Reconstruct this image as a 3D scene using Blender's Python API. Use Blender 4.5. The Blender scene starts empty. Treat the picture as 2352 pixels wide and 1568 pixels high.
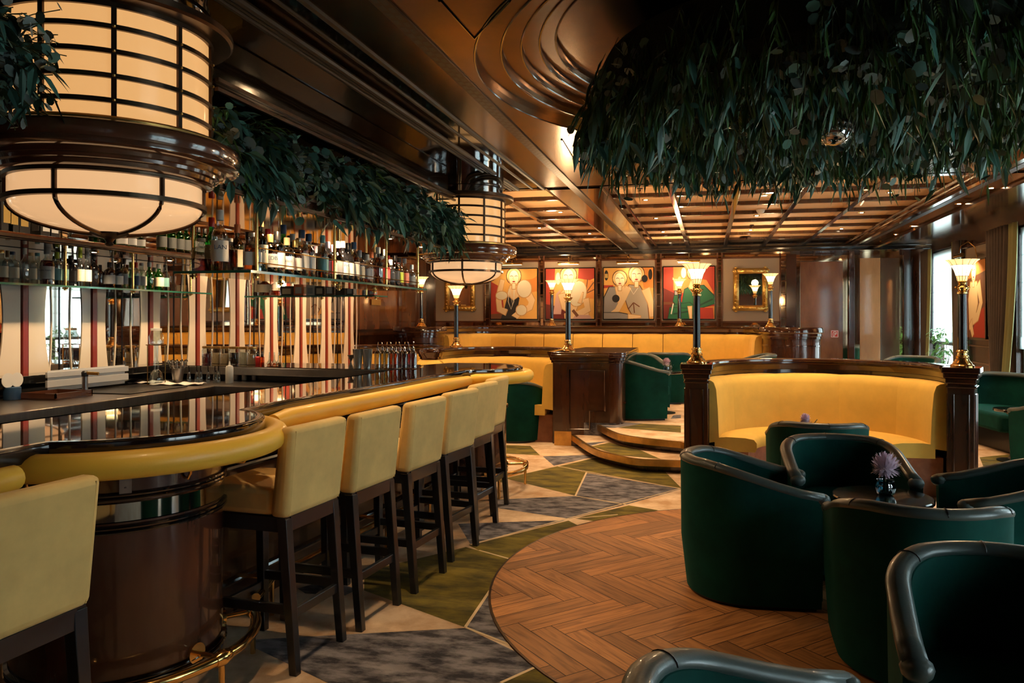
import bpy, math, random
from mathutils import Vector, Matrix
from math import sin, cos, pi, radians, sqrt, atan2
random.seed(7)
R = random.random
U = random.uniform
scene = bpy.context.scene
COL = scene.collection

# ------------------------------------------------------------------ camera
F, CX, CY, TH, EYE = 1755.0, 1250.0, 733.0, radians(12.2), 1.5
cd = bpy.data.cameras.new('camera')
cd.sensor_width = 36.0
cd.lens = 36.0 * F / 2352.0
cd.shift_x = -(CX - 1176.0) / 2352.0
cd.shift_y = -(784.0 - CY) / 2352.0
cd.clip_start = 0.05
cam = bpy.data.objects.new('camera', cd)
cam.location = (0, 0, EYE)
cam.rotation_euler = (radians(90), 0, TH)
COL.objects.link(cam)
scene.camera = cam

# ------------------------------------------------------------------ world, exposure
scene.view_settings.view_transform = 'Standard'
scene.view_settings.look = 'None'
scene.view_settings.exposure = 0.30
scene.view_settings.gamma = 1.0
scene.view_settings.use_curve_mapping = False
w = bpy.data.worlds.new('daylight')
scene.world = w
w.use_nodes = True
w.node_tree.nodes['Background'].inputs[0].default_value = (0.80, 0.93, 1.0, 1)
_bg = w.node_tree.nodes['Background']; _bg.inputs[1].default_value = 21.0
_tc = w.node_tree.nodes.new('ShaderNodeTexCoord'); _sx = w.node_tree.nodes.new('ShaderNodeSeparateXYZ'); _cr = w.node_tree.nodes.new('ShaderNodeValToRGB')
_cr.color_ramp.elements[0].position = 0.47; _cr.color_ramp.elements[0].color = (0.16, 0.175, 0.175, 1)     # street below the horizon
_cr.color_ramp.elements[1].position = 0.56; _cr.color_ramp.elements[1].color = (0.80, 0.93, 1.0, 1)       # overcast sky
_mr = w.node_tree.nodes.new('ShaderNodeMapRange'); _mr.inputs['From Min'].default_value = -1.0
w.node_tree.links.new(_tc.outputs['Generated'], _sx.inputs[0]); w.node_tree.links.new(_sx.outputs['Z'], _mr.inputs[0]); w.node_tree.links.new(_mr.outputs[0], _cr.inputs[0]); w.node_tree.links.new(_cr.outputs[0], _bg.inputs[0])
try:
    scene.cycles.max_bounces = 9
    scene.cycles.diffuse_bounces = 4
    scene.cycles.glossy_bounces = 5
    scene.cycles.transmission_bounces = 6
    scene.cycles.transparent_max_bounces = 24
    scene.cycles.caustics_reflective = False
    scene.cycles.caustics_refractive = False
    scene.cycles.sample_clamp_indirect = 4.0
    scene.cycles.use_denoising = True
except Exception:
    pass

WALL_R = 3.95      # window wall
WALL_L = -4.95     # mirrored bar wall
BACK = 15.3        # far wall
NEAR = -1.6        # wall behind the photographer
CEIL = 2.9
PLAT = 0.26        # raised floor at the back
WARM = (1.0, 0.66, 0.36)

def spot(name, loc, power, size=80, blend=0.6, color=WARM, radius=0.04, to=None):
    l = bpy.data.lights.new(name, 'SPOT')
    l.energy = power * 3.6; l.spot_size = radians(size); l.spot_blend = blend
    l.color = color; l.shadow_soft_size = radius
    o = bpy.data.objects.new(name, l); o.location = loc
    if to is not None:
        o.rotation_euler = (Vector(to) - Vector(loc)).to_track_quat('-Z', 'Y').to_euler()
    COL.objects.link(o)
    return o

def point(name, loc, power, color=WARM, radius=0.05):
    l = bpy.data.lights.new(name, 'POINT')
    l.energy = power * 4.5; l.color = color; l.shadow_soft_size = radius
    o = bpy.data.objects.new(name, l); o.location = loc
    COL.objects.link(o)
    return o

# daylight portals in the four windows of the right wall
WINDOWS = [(0.7, 3.2), (5.0, 7.0), (9.0, 11.15), (13.3, 15.2)]
WZ0, WZ1 = 0.35, 2.72
for y0, y1 in WINDOWS:
    l = bpy.data.lights.new('window_portal', 'AREA')
    l.shape = 'RECTANGLE'; l.size = WZ1 - WZ0; l.size_y = y1 - y0
    l.cycles.is_portal = True
    o = bpy.data.objects.new('window_portal', l)
    o.location = (WALL_R + 0.22, (y0 + y1) / 2, (WZ0 + WZ1) / 2)
    o.rotation_euler = (0, radians(90), 0)
    COL.objects.link(o)

# ------------------------------------------------------------------ pixel -> place
_c, _s = cos(TH), sin(TH)
def ray(px, py):
    u = (px - CX) / F
    return Vector((u * _c - _s, u * _s + _c, (CY - py) / F))
def gz(px, py, z):
    d = ray(px, py); t = (z - EYE) / d.z
    return Vector((d.x * t, d.y * t, z))
def gy(px, py, y):
    d = ray(px, py); t = y / d.y
    return Vector((d.x * t, y, EYE + d.z * t))
def gx(px, py, x):
    d = ray(px, py); t = x / d.x
    return Vector((x, d.y * t, EYE + d.z * t))

# ------------------------------------------------------------------ mesh helper
class MB:
    def __init__(s):
        s.v = []; s.f = []; s.m = []; s.uv = {}
    def add(s, vs, fs, mi=0):
        o = len(s.v)
        s.v.extend([tuple(p) for p in vs])
        for f in fs:
            s.f.append([i + o for i in f]); s.m.append(mi)
        return s
    def quad(s, a, b, c, d, mi=0):
        return s.add([a, b, c, d], [(0, 1, 2, 3)], mi)
    def box(s, x0, x1, y0, y1, z0, z1, mi=0):
        v = [(x0, y0, z0), (x1, y0, z0), (x1, y1, z0), (x0, y1, z0), (x0, y0, z1), (x1, y0, z1), (x1, y1, z1), (x0, y1, z1)]
        return s.add(v, [(3, 2, 1, 0), (4, 5, 6, 7), (0, 1, 5, 4), (1, 2, 6, 5), (2, 3, 7, 6), (3, 0, 4, 7)], mi)
    def hull(s, bot, top, mi=0):
        n = len(bot)
        s.add(list(bot) + list(top), [tuple(range(n - 1, -1, -1)), tuple(range(n, 2 * n))] + [(i, (i + 1) % n, n + (i + 1) % n, n + i) for i in range(n)], mi)
        return s
    def beam(s, a, b, wx, wy, wx2=None, wy2=None, mi=0):
        """square bar from a to b, cross axes x / y (for mostly vertical bars)"""
        wx2 = wx if wx2 is None else wx2; wy2 = wy if wy2 is None else wy2
        q = lambda p, i, j: [(p[0] - i, p[1] - j, p[2]), (p[0] + i, p[1] - j, p[2]), (p[0] + i, p[1] + j, p[2]), (p[0] - i, p[1] + j, p[2])]
        return s.hull(q(a, wx / 2, wy / 2), q(b, wx2 / 2, wy2 / 2), mi)
    def bar(s, a, b, w, h, mi=0):
        """rectangular bar between two points (any direction), h is along the up side"""
        a = Vector(a); b = Vector(b); d = (b - a).normalized()
        up = Vector((0, 0, 1)) if abs(d.z) < 0.95 else Vector((1, 0, 0))
        sd = d.cross(up).normalized(); up = sd.cross(d)
        q = lambda p: [p - sd * w / 2 - up * h / 2, p + sd * w / 2 - up * h / 2, p + sd * w / 2 + up * h / 2, p - sd * w / 2 + up * h / 2]
        A, B = q(a), q(b)
        return s.add(A + B, [(0, 1, 2, 3), (7, 6, 5, 4), (0, 4, 5, 1), (1, 5, 6, 2), (2, 6, 7, 3), (3, 7, 4, 0)], mi)
    def tube(s, pts, r, n=8, closed=False, mi=0, ry=None):
        pts = [Vector(p) for p in pts]; k = len(pts)
        rf = r if callable(r) else (lambda t: r)
        rings = []; prev = None
        for i, p in enumerate(pts):
            if closed: t = (pts[(i + 1) % k] - pts[i - 1])
            else: t = pts[min(i + 1, k - 1)] - pts[max(i - 1, 0)]
            t.normalize()
            up = Vector((0, 0, 1)) if abs(t.z) < 0.9 else Vector((1, 0, 0))
            if prev is not None and abs(t.z) >= 0.9: up = prev
            sd = t.cross(up).normalized(); u2 = sd.cross(t).normalized(); prev = u2
            rr = rf(i / max(1, k - 1)); r2 = rr if ry is None else ry * (rr / rf(0.5))
            rings.append([p + sd * (cos(2 * pi * j / n) * rr) + u2 * (sin(2 * pi * j / n) * r2) for j in range(n)])
        vs = [q for g in rings for q in g]; fs = []
        for i in range(k if closed else k - 1):
            for j in range(n):
                a = i * n + j; b = i * n + (j + 1) % n; c = ((i + 1) % k) * n
                fs.append((a, b, c + (j + 1) % n, c + j))
        if not closed:
            fs.append(tuple(range(n - 1, -1, -1))); fs.append(tuple((k - 1) * n + j for j in range(n)))
        return s.add(vs, fs, mi)
    def lathe(s, prof, seg=24, c=(0, 0, 0), a0=0.0, a1=2 * pi, mi=0, sq=0, cap=True):
        if min(prof[0][0], prof[-1][0]) > 0.1 and abs(prof[0][0] - prof[-1][0]) < 0.05: cap = False
        full = abs(a1 - a0) > 2 * pi - 1e-4
        m = seg if full else seg + 1
        vs = []
        for r, z in prof:
            for j in range(m):
                a = a0 + (a1 - a0) * j / seg
                k = 1.0
                if sq: k = 1.0 / (abs(cos(a)) ** sq + abs(sin(a)) ** sq) ** (1.0 / sq)
                vs.append((c[0] + r * k * cos(a), c[1] + r * k * sin(a), c[2] + z))
        fs = []
        for i in range(len(prof) - 1):
            for j in range(seg):
                j2 = (j + 1) % m
                fs.append((i * m + j, i * m + j2, (i + 1) * m + j2, (i + 1) * m + j))
        if full and cap:
            if prof[0][0] > 1e-5: fs.append(tuple(range(m - 1, -1, -1)))
            if prof[-1][0] > 1e-5: fs.append(tuple((len(prof) - 1) * m + j for j in range(m)))
        return s.add(vs, fs, mi)
    def prism(s, poly, z0, z1, mi=0):
        area = sum(poly[i][0] * poly[(i + 1) % len(poly)][1] - poly[(i + 1) % len(poly)][0] * poly[i][1] for i in range(len(poly)))
        if area < 0: poly = poly[::-1]
        return s.hull([(x, y, z0) for x, y in poly], [(x, y, z1) for x, y in poly], mi)
    def sweep(s, path, prof, closed=False, mi=0, cap=True):
        """profile [(offset to the right of travel, z)] carried along a plan path"""
        k = len(path); vs = []
        for i in range(k):
            p = Vector(path[i])
            if closed or 0 < i < k - 1:
                a = (p - Vector(path[i - 1])).normalized(); b = (Vector(path[(i + 1) % k]) - p).normalized()
            elif i == 0: a = b = (Vector(path[1]) - p).normalized()
            else: a = b = (p - Vector(path[-2])).normalized()
            na = Vector((a.y, -a.x)); nb = Vector((b.y, -b.x)); nn = na + nb
            nn = nn / max(0.25, nn.dot(na)) if nn.length > 1e-6 else na
            for o, z in prof: vs.append((p.x + nn.x * o, p.y + nn.y * o, z))
        n = len(prof); fs = []
        for i in range(k if closed else k - 1):
            for j in range(n):
                a = i * n + j; b = i * n + (j + 1) % n; c = ((i + 1) % k) * n
                fs.append((a, c + j, c + (j + 1) % n, b))
        if not closed and cap:
            fs.append(tuple(range(n))); fs.append(tuple((k - 1) * n + j for j in range(n - 1, -1, -1)))
        return s.add(vs, fs, mi)
    def build(s, name, mats, parent=None, loc=None, rz=0.0, sharp=38, bev=0.0, seg=2, sub=0):
        me = bpy.data.meshes.new(name)
        me.from_pydata(s.v, [], s.f)
        if not isinstance(mats, (list, tuple)): mats = [mats]
        for m in mats: me.materials.append(m)
        me.polygons.foreach_set('material_index', s.m)
        if s.uv:
            ul = me.uv_layers.new(name='UVMap')
            for p in me.polygons:
                q = s.uv.get(p.index)
                if q:
                    for li, c in zip(p.loop_indices, q): ul.data[li].uv = c
        me.validate(); me.update()
        if sharp is not None:
            me.shade_smooth()
            if sharp < 180: me.set_sharp_from_angle(angle=radians(sharp))
        o = bpy.data.objects.new(name, me)
        COL.objects.link(o)
        if parent is not None: o.parent = parent
        if loc is not None: o.location = loc
        o.rotation_euler = (0, 0, rz)
        if bev:
            b = o.modifiers.new('edge', 'BEVEL'); b.width = bev; b.segments = seg; b.limit_method = 'ANGLE'; b.angle_limit = radians(35)
            b.harden_normals = False
        if sub:
            b = o.modifiers.new('smooth', 'SUBSURF'); b.levels = sub; b.render_levels = sub
        return o

def tag(o, label=None, cat=None, group=None, kind=None):
    if label: o['label'] = label
    if cat: o['category'] = cat
    if group: o['group'] = group
    if kind: o['kind'] = kind
    return o
def thing(name, label, cat, loc=(0, 0, 0), rz=0.0, group=None):
    o = bpy.data.objects.new(name, None); o.empty_display_size = 0.1
    o.location = loc; o.rotation_euler = (0, 0, rz)
    COL.objects.link(o)
    return tag(o, label, cat, group)
def copy_tree(o, parent=None):
    kids = [c for c in bpy.data.objects if c.parent == o]
    c = o.copy(); COL.objects.link(c)
    if parent is not None: c.parent = parent
    for k in kids: copy_tree(k, c)
    return c
def kids_of(o): return [c for c in bpy.data.objects if c.parent == o]
def struct(mb, name, mats, **k):
    return tag(mb.build(name, mats, **k), kind='structure')
def arc(cx, cy, r, a0, a1, n, r2=None):
    r2 = r if r2 is None else r2
    return [(cx + r * cos(radians(a0 + (a1 - a0) * i / n)), cy + r2 * sin(radians(a0 + (a1 - a0) * i / n))) for i in range(n + 1)]
ORD = ['first', 'second', 'third', 'fourth', 'fifth', 'sixth', 'seventh', 'eighth', 'ninth', 'tenth', 'eleventh', 'twelfth', 'thirteenth', 'fourteenth', 'fifteenth', 'sixteenth', 'seventeenth', 'eighteenth', 'nineteenth', 'twentieth', 'twenty-first', 'twenty-second', 'twenty-third', 'twenty-fourth', 'twenty-fifth', 'twenty-sixth', 'twenty-seventh', 'twenty-eighth', 'twenty-ninth', 'thirtieth', 'thirty-first', 'thirty-second', 'thirty-third', 'thirty-fourth']

# ------------------------------------------------------------------ materials
def new_mat(name):
    m = bpy.data.materials.new(name); m.use_nodes = True
    nt = m.node_tree
    return m, nt, nt.nodes['Principled BSDF']
def P(name, col, rough=0.5, metal=0.0, coat=0.0, spec=0.5, sheen=0.0, emit=None, es=0.0, var=0.0, scale=8.0, stretch=(1, 1, 1), col2=None, bump=0.0, bscale=60.0, rvar=0.0, island=0.0, detail=5, coat_r=0.05, sheen_t=None, ramp=0.2):
    m, nt, b = new_mat(name)
    N = nt.nodes.new; L = nt.links.new
    b.inputs['Base Color'].default_value = (*col, 1)
    b.inputs['Roughness'].default_value = rough
    b.inputs['Metallic'].default_value = metal
    b.inputs['Coat Weight'].default_value = coat
    b.inputs['Coat Roughness'].default_value = coat_r
    b.inputs['Specular IOR Level'].default_value = spec
    if sheen:
        b.inputs['Sheen Weight'].default_value = sheen; b.inputs['Sheen Roughness'].default_value = 0.4
        t = sheen_t or [min(1, c * 3 + 0.03) for c in col]
        b.inputs['Sheen Tint'].default_value = (*t, 1)
    if emit:
        b.inputs['Emission Color'].default_value = (*emit, 1); b.inputs['Emission Strength'].default_value = es
    if var or col2 or rvar or bump:
        tc = N('ShaderNodeTexCoord')
        if var or col2 or rvar:
            mp = N('ShaderNodeMapping'); mp.inputs['Scale'].default_value = stretch
            L(tc.outputs['Object'], mp.inputs[0])
            nz = N('ShaderNodeTexNoise'); nz.inputs['Scale'].default_value = scale; nz.inputs['Detail'].default_value = detail; nz.inputs['Roughness'].default_value = 0.62
            L(mp.outputs[0], nz.inputs['Vector'])
            rp = N('ShaderNodeValToRGB'); rp.color_ramp.elements[0].position = 0.5 - ramp; rp.color_ramp.elements[1].position = 0.5 + ramp
            c1 = [c * (1 - var) for c in col]; c2 = col2 if col2 else [min(1, c * (1 + var)) for c in col]
            if col2 and not var: c1 = col
            rp.color_ramp.elements[0].color = (*c1, 1); rp.color_ramp.elements[1].color = (*c2, 1)
            L(nz.outputs['Fac'], rp.inputs[0])
            out = rp.outputs[0]
            if island:
                g = N('ShaderNodeNewGeometry'); hs = N('ShaderNodeHueSaturation')
                ma = N('ShaderNodeMapRange'); ma.inputs['To Min'].default_value = 1 - island; ma.inputs['To Max'].default_value = 1 + island
                L(g.outputs['Random Per Island'], ma.inputs[0]); L(ma.outputs[0], hs.inputs['Value']); L(out, hs.inputs['Color']); out = hs.outputs[0]
            L(out, b.inputs['Base Color'])
            if rvar:
                mr = N('ShaderNodeMapRange'); mr.inputs['To Min'].default_value = max(0, rough - rvar); mr.inputs['To Max'].default_value = rough + rvar
                L(nz.outputs['Fac'], mr.inputs[0]); L(mr.outputs[0], b.inputs['Roughness'])
        if bump:
            n2 = N('ShaderNodeTexNoise'); n2.inputs['Scale'].default_value = bscale; n2.inputs['Detail'].default_value = 3
            L(tc.outputs['Object'], n2.inputs['Vector'])
            bp = N('ShaderNodeBump'); bp.inputs['Strength'].default_value = bump; bp.inputs['Distance'].default_value = 0.01
            L(n2.outputs['Fac'], bp.inputs['Height']); L(bp.outputs[0], b.inputs['Normal'])
    return m
def clear(name, col, gloss=0.12, rough=0.02):
    """thin glass: tinted straight-through light with a mirror film that strengthens at grazing angles"""
    m = bpy.data.materials.new(name); m.use_nodes = True
    nt = m.node_tree; nt.nodes.clear(); N = nt.nodes.new; L = nt.links.new
    t = N('ShaderNodeBsdfTransparent'); t.inputs[0].default_value = (*col, 1)
    g = N('ShaderNodeBsdfGlossy'); g.inputs['Roughness'].default_value = rough
    lw = N('ShaderNodeLayerWeight'); lw.inputs[0].default_value = 0.25
    mr = N('ShaderNodeMapRange'); mr.inputs['To Min'].default_value = gloss; mr.inputs['To Max'].default_value = 0.85
    mx = N('ShaderNodeMixShader'); out = N('ShaderNodeOutputMaterial')
    L(lw.outputs['Facing'], mr.inputs[0]); L(mr.outputs[0], mx.inputs[0]); L(t.outputs[0], mx.inputs[1]); L(g.outputs[0], mx.inputs[2]); L(mx.outputs[0], out.inputs[0])
    return m
def wood(name, a, b, scale=3.0, rough=0.22, coat=0.6, stretch=(1, 1, 0.12), coat_r=0.06):
    return P(name, a, rough, col2=b, scale=scale, stretch=stretch, coat=coat, coat_r=coat_r, detail=8, rvar=0.06)

M = {}
M['mahogany'] = wood('mahogany', (0.022, 0.007, 0.003), (0.075, 0.024, 0.009), 5)
M['mahogany_cap'] = wood('mahogany_cap', (0.02, 0.006, 0.003), (0.06, 0.019, 0.008), 4, 0.14, 1.0, (0.3, 0.3, 1))
M['burl'] = wood('burl_panel', (0.08, 0.024, 0.008), (0.28, 0.11, 0.04), 2.2, 0.2, 0.8, (1, 1, 0.35))
M['walnut_light'] = wood('walnut_light', (0.30, 0.13, 0.05), (0.55, 0.29, 0.12), 2.5, 0.2, 0.8, (1, 1, 0.3))
M['drum_wood'] = wood('drum_veneer', (0.035, 0.011, 0.006), (0.09, 0.028, 0.014), 4, 0.2, 0.9, (1, 1, 0.2))
M['red_wood'] = wood('red_panel', (0.10, 0.014, 0.006), (0.20, 0.035, 0.014), 2, 0.25, 0.5)
M['black_lacquer'] = P('black_lacquer', (0.006, 0.006, 0.007), 0.12, coat=0.8)
M['black_wood'] = P('black_stained_wood', (0.010, 0.011, 0.013), 0.3, coat=0.25, spec=0.6)
M['counter'] = P('counter_top', (0.030, 0.014, 0.008), 0.05, coat=1.0, coat_r=0.02, spec=0.9, var=0.4, scale=5)
M['ceiling_lacquer'] = P('bronze_lacquer', (0.10, 0.038, 0.002), 0.20, metal=1.0, coat=0.0, coat_r=0.03, var=0.55, scale=1.6, stretch=(1, 1, 1), bump=0.02, bscale=25)
M['bar_lacquer'] = P('dark_bronze_lacquer', (0.012, 0.006, 0.003), 0.08, metal=0.2, coat=0.28, spec=0.35, coat_r=0.02, var=0.6, scale=1.2, bump=0.015, bscale=20)
M['beam_lacquer'] = P('beam_lacquer', (0.20, 0.08, 0.02), 0.14, metal=0.85, coat=0.3, var=0.5, scale=3)
M['coffer'] = P('coffer_cloth', (0.62, 0.38, 0.185), 0.6, var=0.12, scale=3, stretch=(0.4, 6, 1))
M['brass'] = P('brass', (0.85, 0.55, 0.20), 0.16, metal=1.0)
M['brass_dull'] = P('brass_edge', (0.62, 0.38, 0.12), 0.3, metal=1.0, var=0.25, scale=7)
M['gold_leaf'] = P('gold_leaf', (0.75, 0.46, 0.12), 0.35, metal=0.9, bump=0.9, bscale=26)
M['chrome'] = P('polished_nickel', (0.62, 0.63, 0.64), 0.07, metal=1.0)
M['steel'] = P('brushed_steel', (0.36, 0.33, 0.31), 0.28, metal=1.0, var=0.15, scale=4, stretch=(1, 8, 1))
M['tin'] = P('polished_tin', (0.80, 0.78, 0.74), 0.22, metal=0.8)
M['rack_metal'] = P('rack_metal', (0.60, 0.60, 0.59), 0.35, metal=0.35)
M['bronze'] = P('dark_bronze', (0.075, 0.045, 0.028), 0.3, metal=0.85, var=0.3, scale=14)
M['copper_wood'] = wood('lamp_wood', (0.05, 0.018, 0.009), (0.15, 0.055, 0.028), 6, 0.15, 1.0, (0.2, 0.2, 1))
M['yellow'] = P('yellow_velvet', (0.80, 0.49, 0.085), 0.75, sheen=0.35, sheen_t=(1, 0.75, 0.3), var=0.08, scale=5)
M['stool_cloth'] = P('pale_yellow_velvet', (0.70, 0.47, 0.155), 0.8, sheen=0.3, sheen_t=(1, 0.85, 0.5), var=0.12, scale=6)
M['rail'] = P('yellow_leather', (0.86, 0.49, 0.05), 0.42, coat=0.1, bump=0.05, bscale=160)
M['green'] = P('green_velvet', (0.0022, 0.044, 0.034), 0.8, spec=0.12, sheen=0.16, sheen_t=(0.06, 0.5, 0.40), var=0.35, scale=4)
M['leather'] = P('green_grey_leather', (0.070, 0.088, 0.080), 0.36, coat=0.15, bump=0.06, bscale=140)
M['carpet_sand'] = P('carpet_sand', (0.52, 0.31, 0.16), 0.95, col2=(0.80, 0.60, 0.40), ramp=0.14, scale=4, bump=0.5, bscale=260)
M['carpet_olive'] = P('carpet_olive', (0.050, 0.042, 0.005), 0.95, col2=(0.20, 0.15, 0.016), ramp=0.13, scale=6, stretch=(0.6, 1.4, 1), bump=0.5, bscale=260)
M['carpet_slate'] = P('carpet_slate', (0.035, 0.033, 0.042), 0.95, col2=(0.27, 0.25, 0.26), ramp=0.11, scale=9, stretch=(0.7, 1.5, 1), bump=0.5, bscale=260)
M['carpet_line'] = P('carpet_line', (0.66, 0.50, 0.30), 0.95)
M['cream'] = P('cream_lacquer', (0.74, 0.63, 0.49), 0.3, coat=0.3)
M['red_bar'] = P('red_lacquer', (0.24, 0.022, 0.010), 0.3, coat=0.4)
M['mirror'] = P('mirror', (0.72, 0.64, 0.56), 0.015, metal=1.0)
M['bronze_mirror'] = P('bronze_mirror', (0.62, 0.44, 0.28), 0.05, metal=1.0)
M['wall_cloth'] = P('wall_cloth', (0.34, 0.26, 0.19), 0.9, bump=0.2, bscale=200)
M['dark_wall'] = P('dark_wall', (0.020, 0.012, 0.009), 0.5)
M['shelf_glass'] = clear('shelf_glass', (0.82, 0.93, 0.88), 0.10)
M['glass_edge'] = P('glass_edge', (0.03, 0.16, 0.11), 0.1, coat=0.5)
M['pane'] = clear('window_pane', (0.94, 0.97, 0.97), 0.06)
M['bottle_clear'] = clear('clear_bottle_glass', (0.86, 0.92, 0.92), 0.2, 0.04)
M['bottle_green'] = clear('green_bottle_glass', (0.10, 0.62, 0.16), 0.16, 0.04)
M['bottle_dark'] = P('dark_bottle_glass', (0.010, 0.010, 0.012), 0.06, coat=0.6)
M['bottle_brown'] = clear('brown_bottle_glass', (0.22, 0.07, 0.02), 0.14, 0.04)
M['bottle_olive'] = clear('olive_bottle_glass', (0.16, 0.18, 0.05), 0.14, 0.04)
M['whisky'] = clear('whisky', (0.85, 0.36, 0.06), 0.05)
M['whisky_dark'] = clear('dark_whisky', (0.42, 0.10, 0.015), 0.05)
M['syrup_purple'] = clear('purple_syrup', (0.30, 0.04, 0.10), 0.05)
M['syrup_red'] = clear('red_syrup', (0.62, 0.07, 0.05), 0.05)
M['syrup_orange'] = clear('orange_syrup', (0.80, 0.30, 0.07), 0.05)
M['syrup_yellow'] = clear('yellow_syrup', (0.92, 0.80, 0.45), 0.05)
M['blue_glass'] = clear('blue_glass', (0.22, 0.50, 0.62), 0.15)
M['white'] = P('white_paper', (0.72, 0.70, 0.64), 0.6)
M['label_cream'] = P('cream_paper', (0.66, 0.58, 0.42), 0.6)
M['label_dark'] = P('dark_paper', (0.10, 0.11, 0.11), 0.6)
M['label_grey'] = P('grey_paper', (0.34, 0.36, 0.38), 0.6)
M['black'] = P('black_plastic', (0.008, 0.008, 0.009), 0.35)
M['red'] = P('red_foil', (0.50, 0.020, 0.015), 0.35, coat=0.3)
M['orange'] = P('orange_foil', (0.72, 0.17, 0.05), 0.35, coat=0.3)
M['teal'] = P('teal_foil', (0.16, 0.36, 0.36), 0.35)
M['lime'] = P('lime_foil', (0.38, 0.50, 0.03), 0.35)
M['tan'] = P('cork', (0.50, 0.34, 0.18), 0.7)
M['gold_foil'] = P('gold_foil', (0.70, 0.48, 0.16), 0.3, metal=0.8)
M['blue'] = P('blue_paint', (0.02, 0.06, 0.13), 0.4)
M['pink'] = P('pink_petals', (0.74, 0.46, 0.62), 0.7, col2=(0.92, 0.78, 0.86), scale=30, sheen=0.3)
M['stem'] = P('plant_stem', (0.06, 0.07, 0.02), 0.7)
M['leaf_a'] = P('eucalyptus_leaf', (0.030, 0.110, 0.086), 0.45, col2=(0.085, 0.20, 0.16), scale=3, island=0.45)
M['leaf_b'] = P('willow_leaf', (0.026, 0.080, 0.022), 0.5, col2=(0.065, 0.15, 0.04), scale=3, island=0.5)
M['leaf_c'] = P('fern_leaf', (0.035, 0.085, 0.012), 0.55, col2=(0.07, 0.14, 0.02), scale=3, island=0.5)
M['leaf_d'] = P('pale_round_leaf', (0.12, 0.17, 0.165), 0.45, col2=(0.24, 0.30, 0.29), scale=3, island=0.4)
M['moss'] = P('moss', (0.008, 0.016, 0.008), 0.95, bump=1.0, bscale=40)
M['house_leaf'] = P('house_plant_leaf', (0.10, 0.30, 0.07), 0.45, col2=(0.2, 0.42, 0.14), scale=6, island=0.3)
M['curtain'] = P('taupe_velvet', (0.085, 0.062, 0.052), 0.7, sheen=0.5, sheen_t=(0.5, 0.4, 0.35), var=0.2, scale=3)
M['lining'] = P('olive_lining', (0.28, 0.27, 0.11), 0.75)
M['frame_grey'] = P('window_frame_paint', (0.10, 0.11, 0.115), 0.45)
M['plum'] = P('plum_cloth', (0.040, 0.028, 0.034), 0.8)
M['plinth_stone'] = P('red_suede', (0.30, 0.13, 0.075), 0.85, var=0.25, scale=9)
M['moulding_black'] = P('moulding_black', (0.006, 0.005, 0.005), 0.5, spec=0.3)
M['vent'] = P('vent_metal', (0.05, 0.03, 0.018), 0.4, metal=0.6)
M['lamp_glass'] = P('opal_glass', (0.50, 0.34, 0.19), 0.12, emit=(1.0, 0.50, 0.17), es=0.62, coat=0.5)
M['dome_glass'] = P('opal_dome_glass', (0.50, 0.36, 0.24), 0.12, emit=(1.0, 0.56, 0.26), es=0.66, coat=0.5)
M['torch_glass'] = P('torch_glass', (0.9, 0.75, 0.5), 0.3, emit=(1.0, 0.60, 0.22), es=1.3)
M['torch_glow'] = P('torch_glow', (0.9, 0.8, 0.6), 0.3, emit=(1.0, 0.75, 0.42), es=4.2)
M['bulb'] = P('lamp_bulb', (1, 0.9, 0.7), 0.3, emit=(1.0, 0.78, 0.5), es=40.0)
M['lead'] = P('leading', (0.10, 0.06, 0.03), 0.4, metal=0.7)
m, nt, b = new_mat('roller_blind')
nt.nodes.remove(b)
d = nt.nodes.new('ShaderNodeBsdfDiffuse'); d.inputs[0].default_value = (0.75, 0.78, 0.76, 1)
t = nt.nodes.new('ShaderNodeBsdfTranslucent'); t.inputs[0].default_value = (0.88, 0.94, 0.94, 1)
a = nt.nodes.new('ShaderNodeMixShader'); a.inputs[0].default_value = 0.82
nt.links.new(d.outputs[0], a.inputs[1]); nt.links.new(t.outputs[0], a.inputs[2]); nt.links.new(a.outputs[0], nt.nodes['Material Output'].inputs[0])
M['blind'] = m
def parquet_mat():
    m, nt, b = new_mat('oak_parquet'); N = nt.nodes.new; L = nt.links.new
    uv = N('ShaderNodeUVMap'); uv.uv_map = 'UVMap'
    g = N('ShaderNodeNewGeometry')
    ad = N('ShaderNodeVectorMath'); ad.operation = 'ADD'
    cb = N('ShaderNodeCombineXYZ'); mu = N('ShaderNodeMath'); mu.operation = 'MULTIPLY'; mu.inputs[1].default_value = 37.0
    L(g.outputs['Random Per Island'], mu.inputs[0]); L(mu.outputs[0], cb.inputs[2]); L(uv.outputs[0], ad.inputs[0]); L(cb.outputs[0], ad.inputs[1])
    mp = N('ShaderNodeMapping'); mp.inputs['Scale'].default_value = (1.6, 17, 1); L(ad.outputs[0], mp.inputs[0])
    nz = N('ShaderNodeTexNoise'); nz.inputs['Scale'].default_value = 1.6; nz.inputs['Detail'].default_value = 7; nz.inputs['Distortion'].default_value = 1.6
    L(mp.outputs[0], nz.inputs['Vector'])
    rp = N('ShaderNodeValToRGB'); e = rp.color_ramp.elements
    e[0].position = 0.18; e[0].color = (0.12, 0.040, 0.011, 1); e[1].position = 0.58; e[1].color = (0.44, 0.185, 0.058, 1)
    L(nz.outputs['Fac'], rp.inputs[0])
    hs = N('ShaderNodeHueSaturation'); ma = N('ShaderNodeMapRange'); ma.inputs['To Min'].default_value = 0.68; ma.inputs['To Max'].default_value = 1.30
    L(g.outputs['Random Per Island'], ma.inputs[0]); L(ma.outputs[0], hs.inputs['Value']); L(rp.outputs[0], hs.inputs['Color']); L(hs.outputs[0], b.inputs['Base Color'])
    b.inputs['Roughness'].default_value = 0.5
    return m
M['oak'] = parquet_mat()
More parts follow.
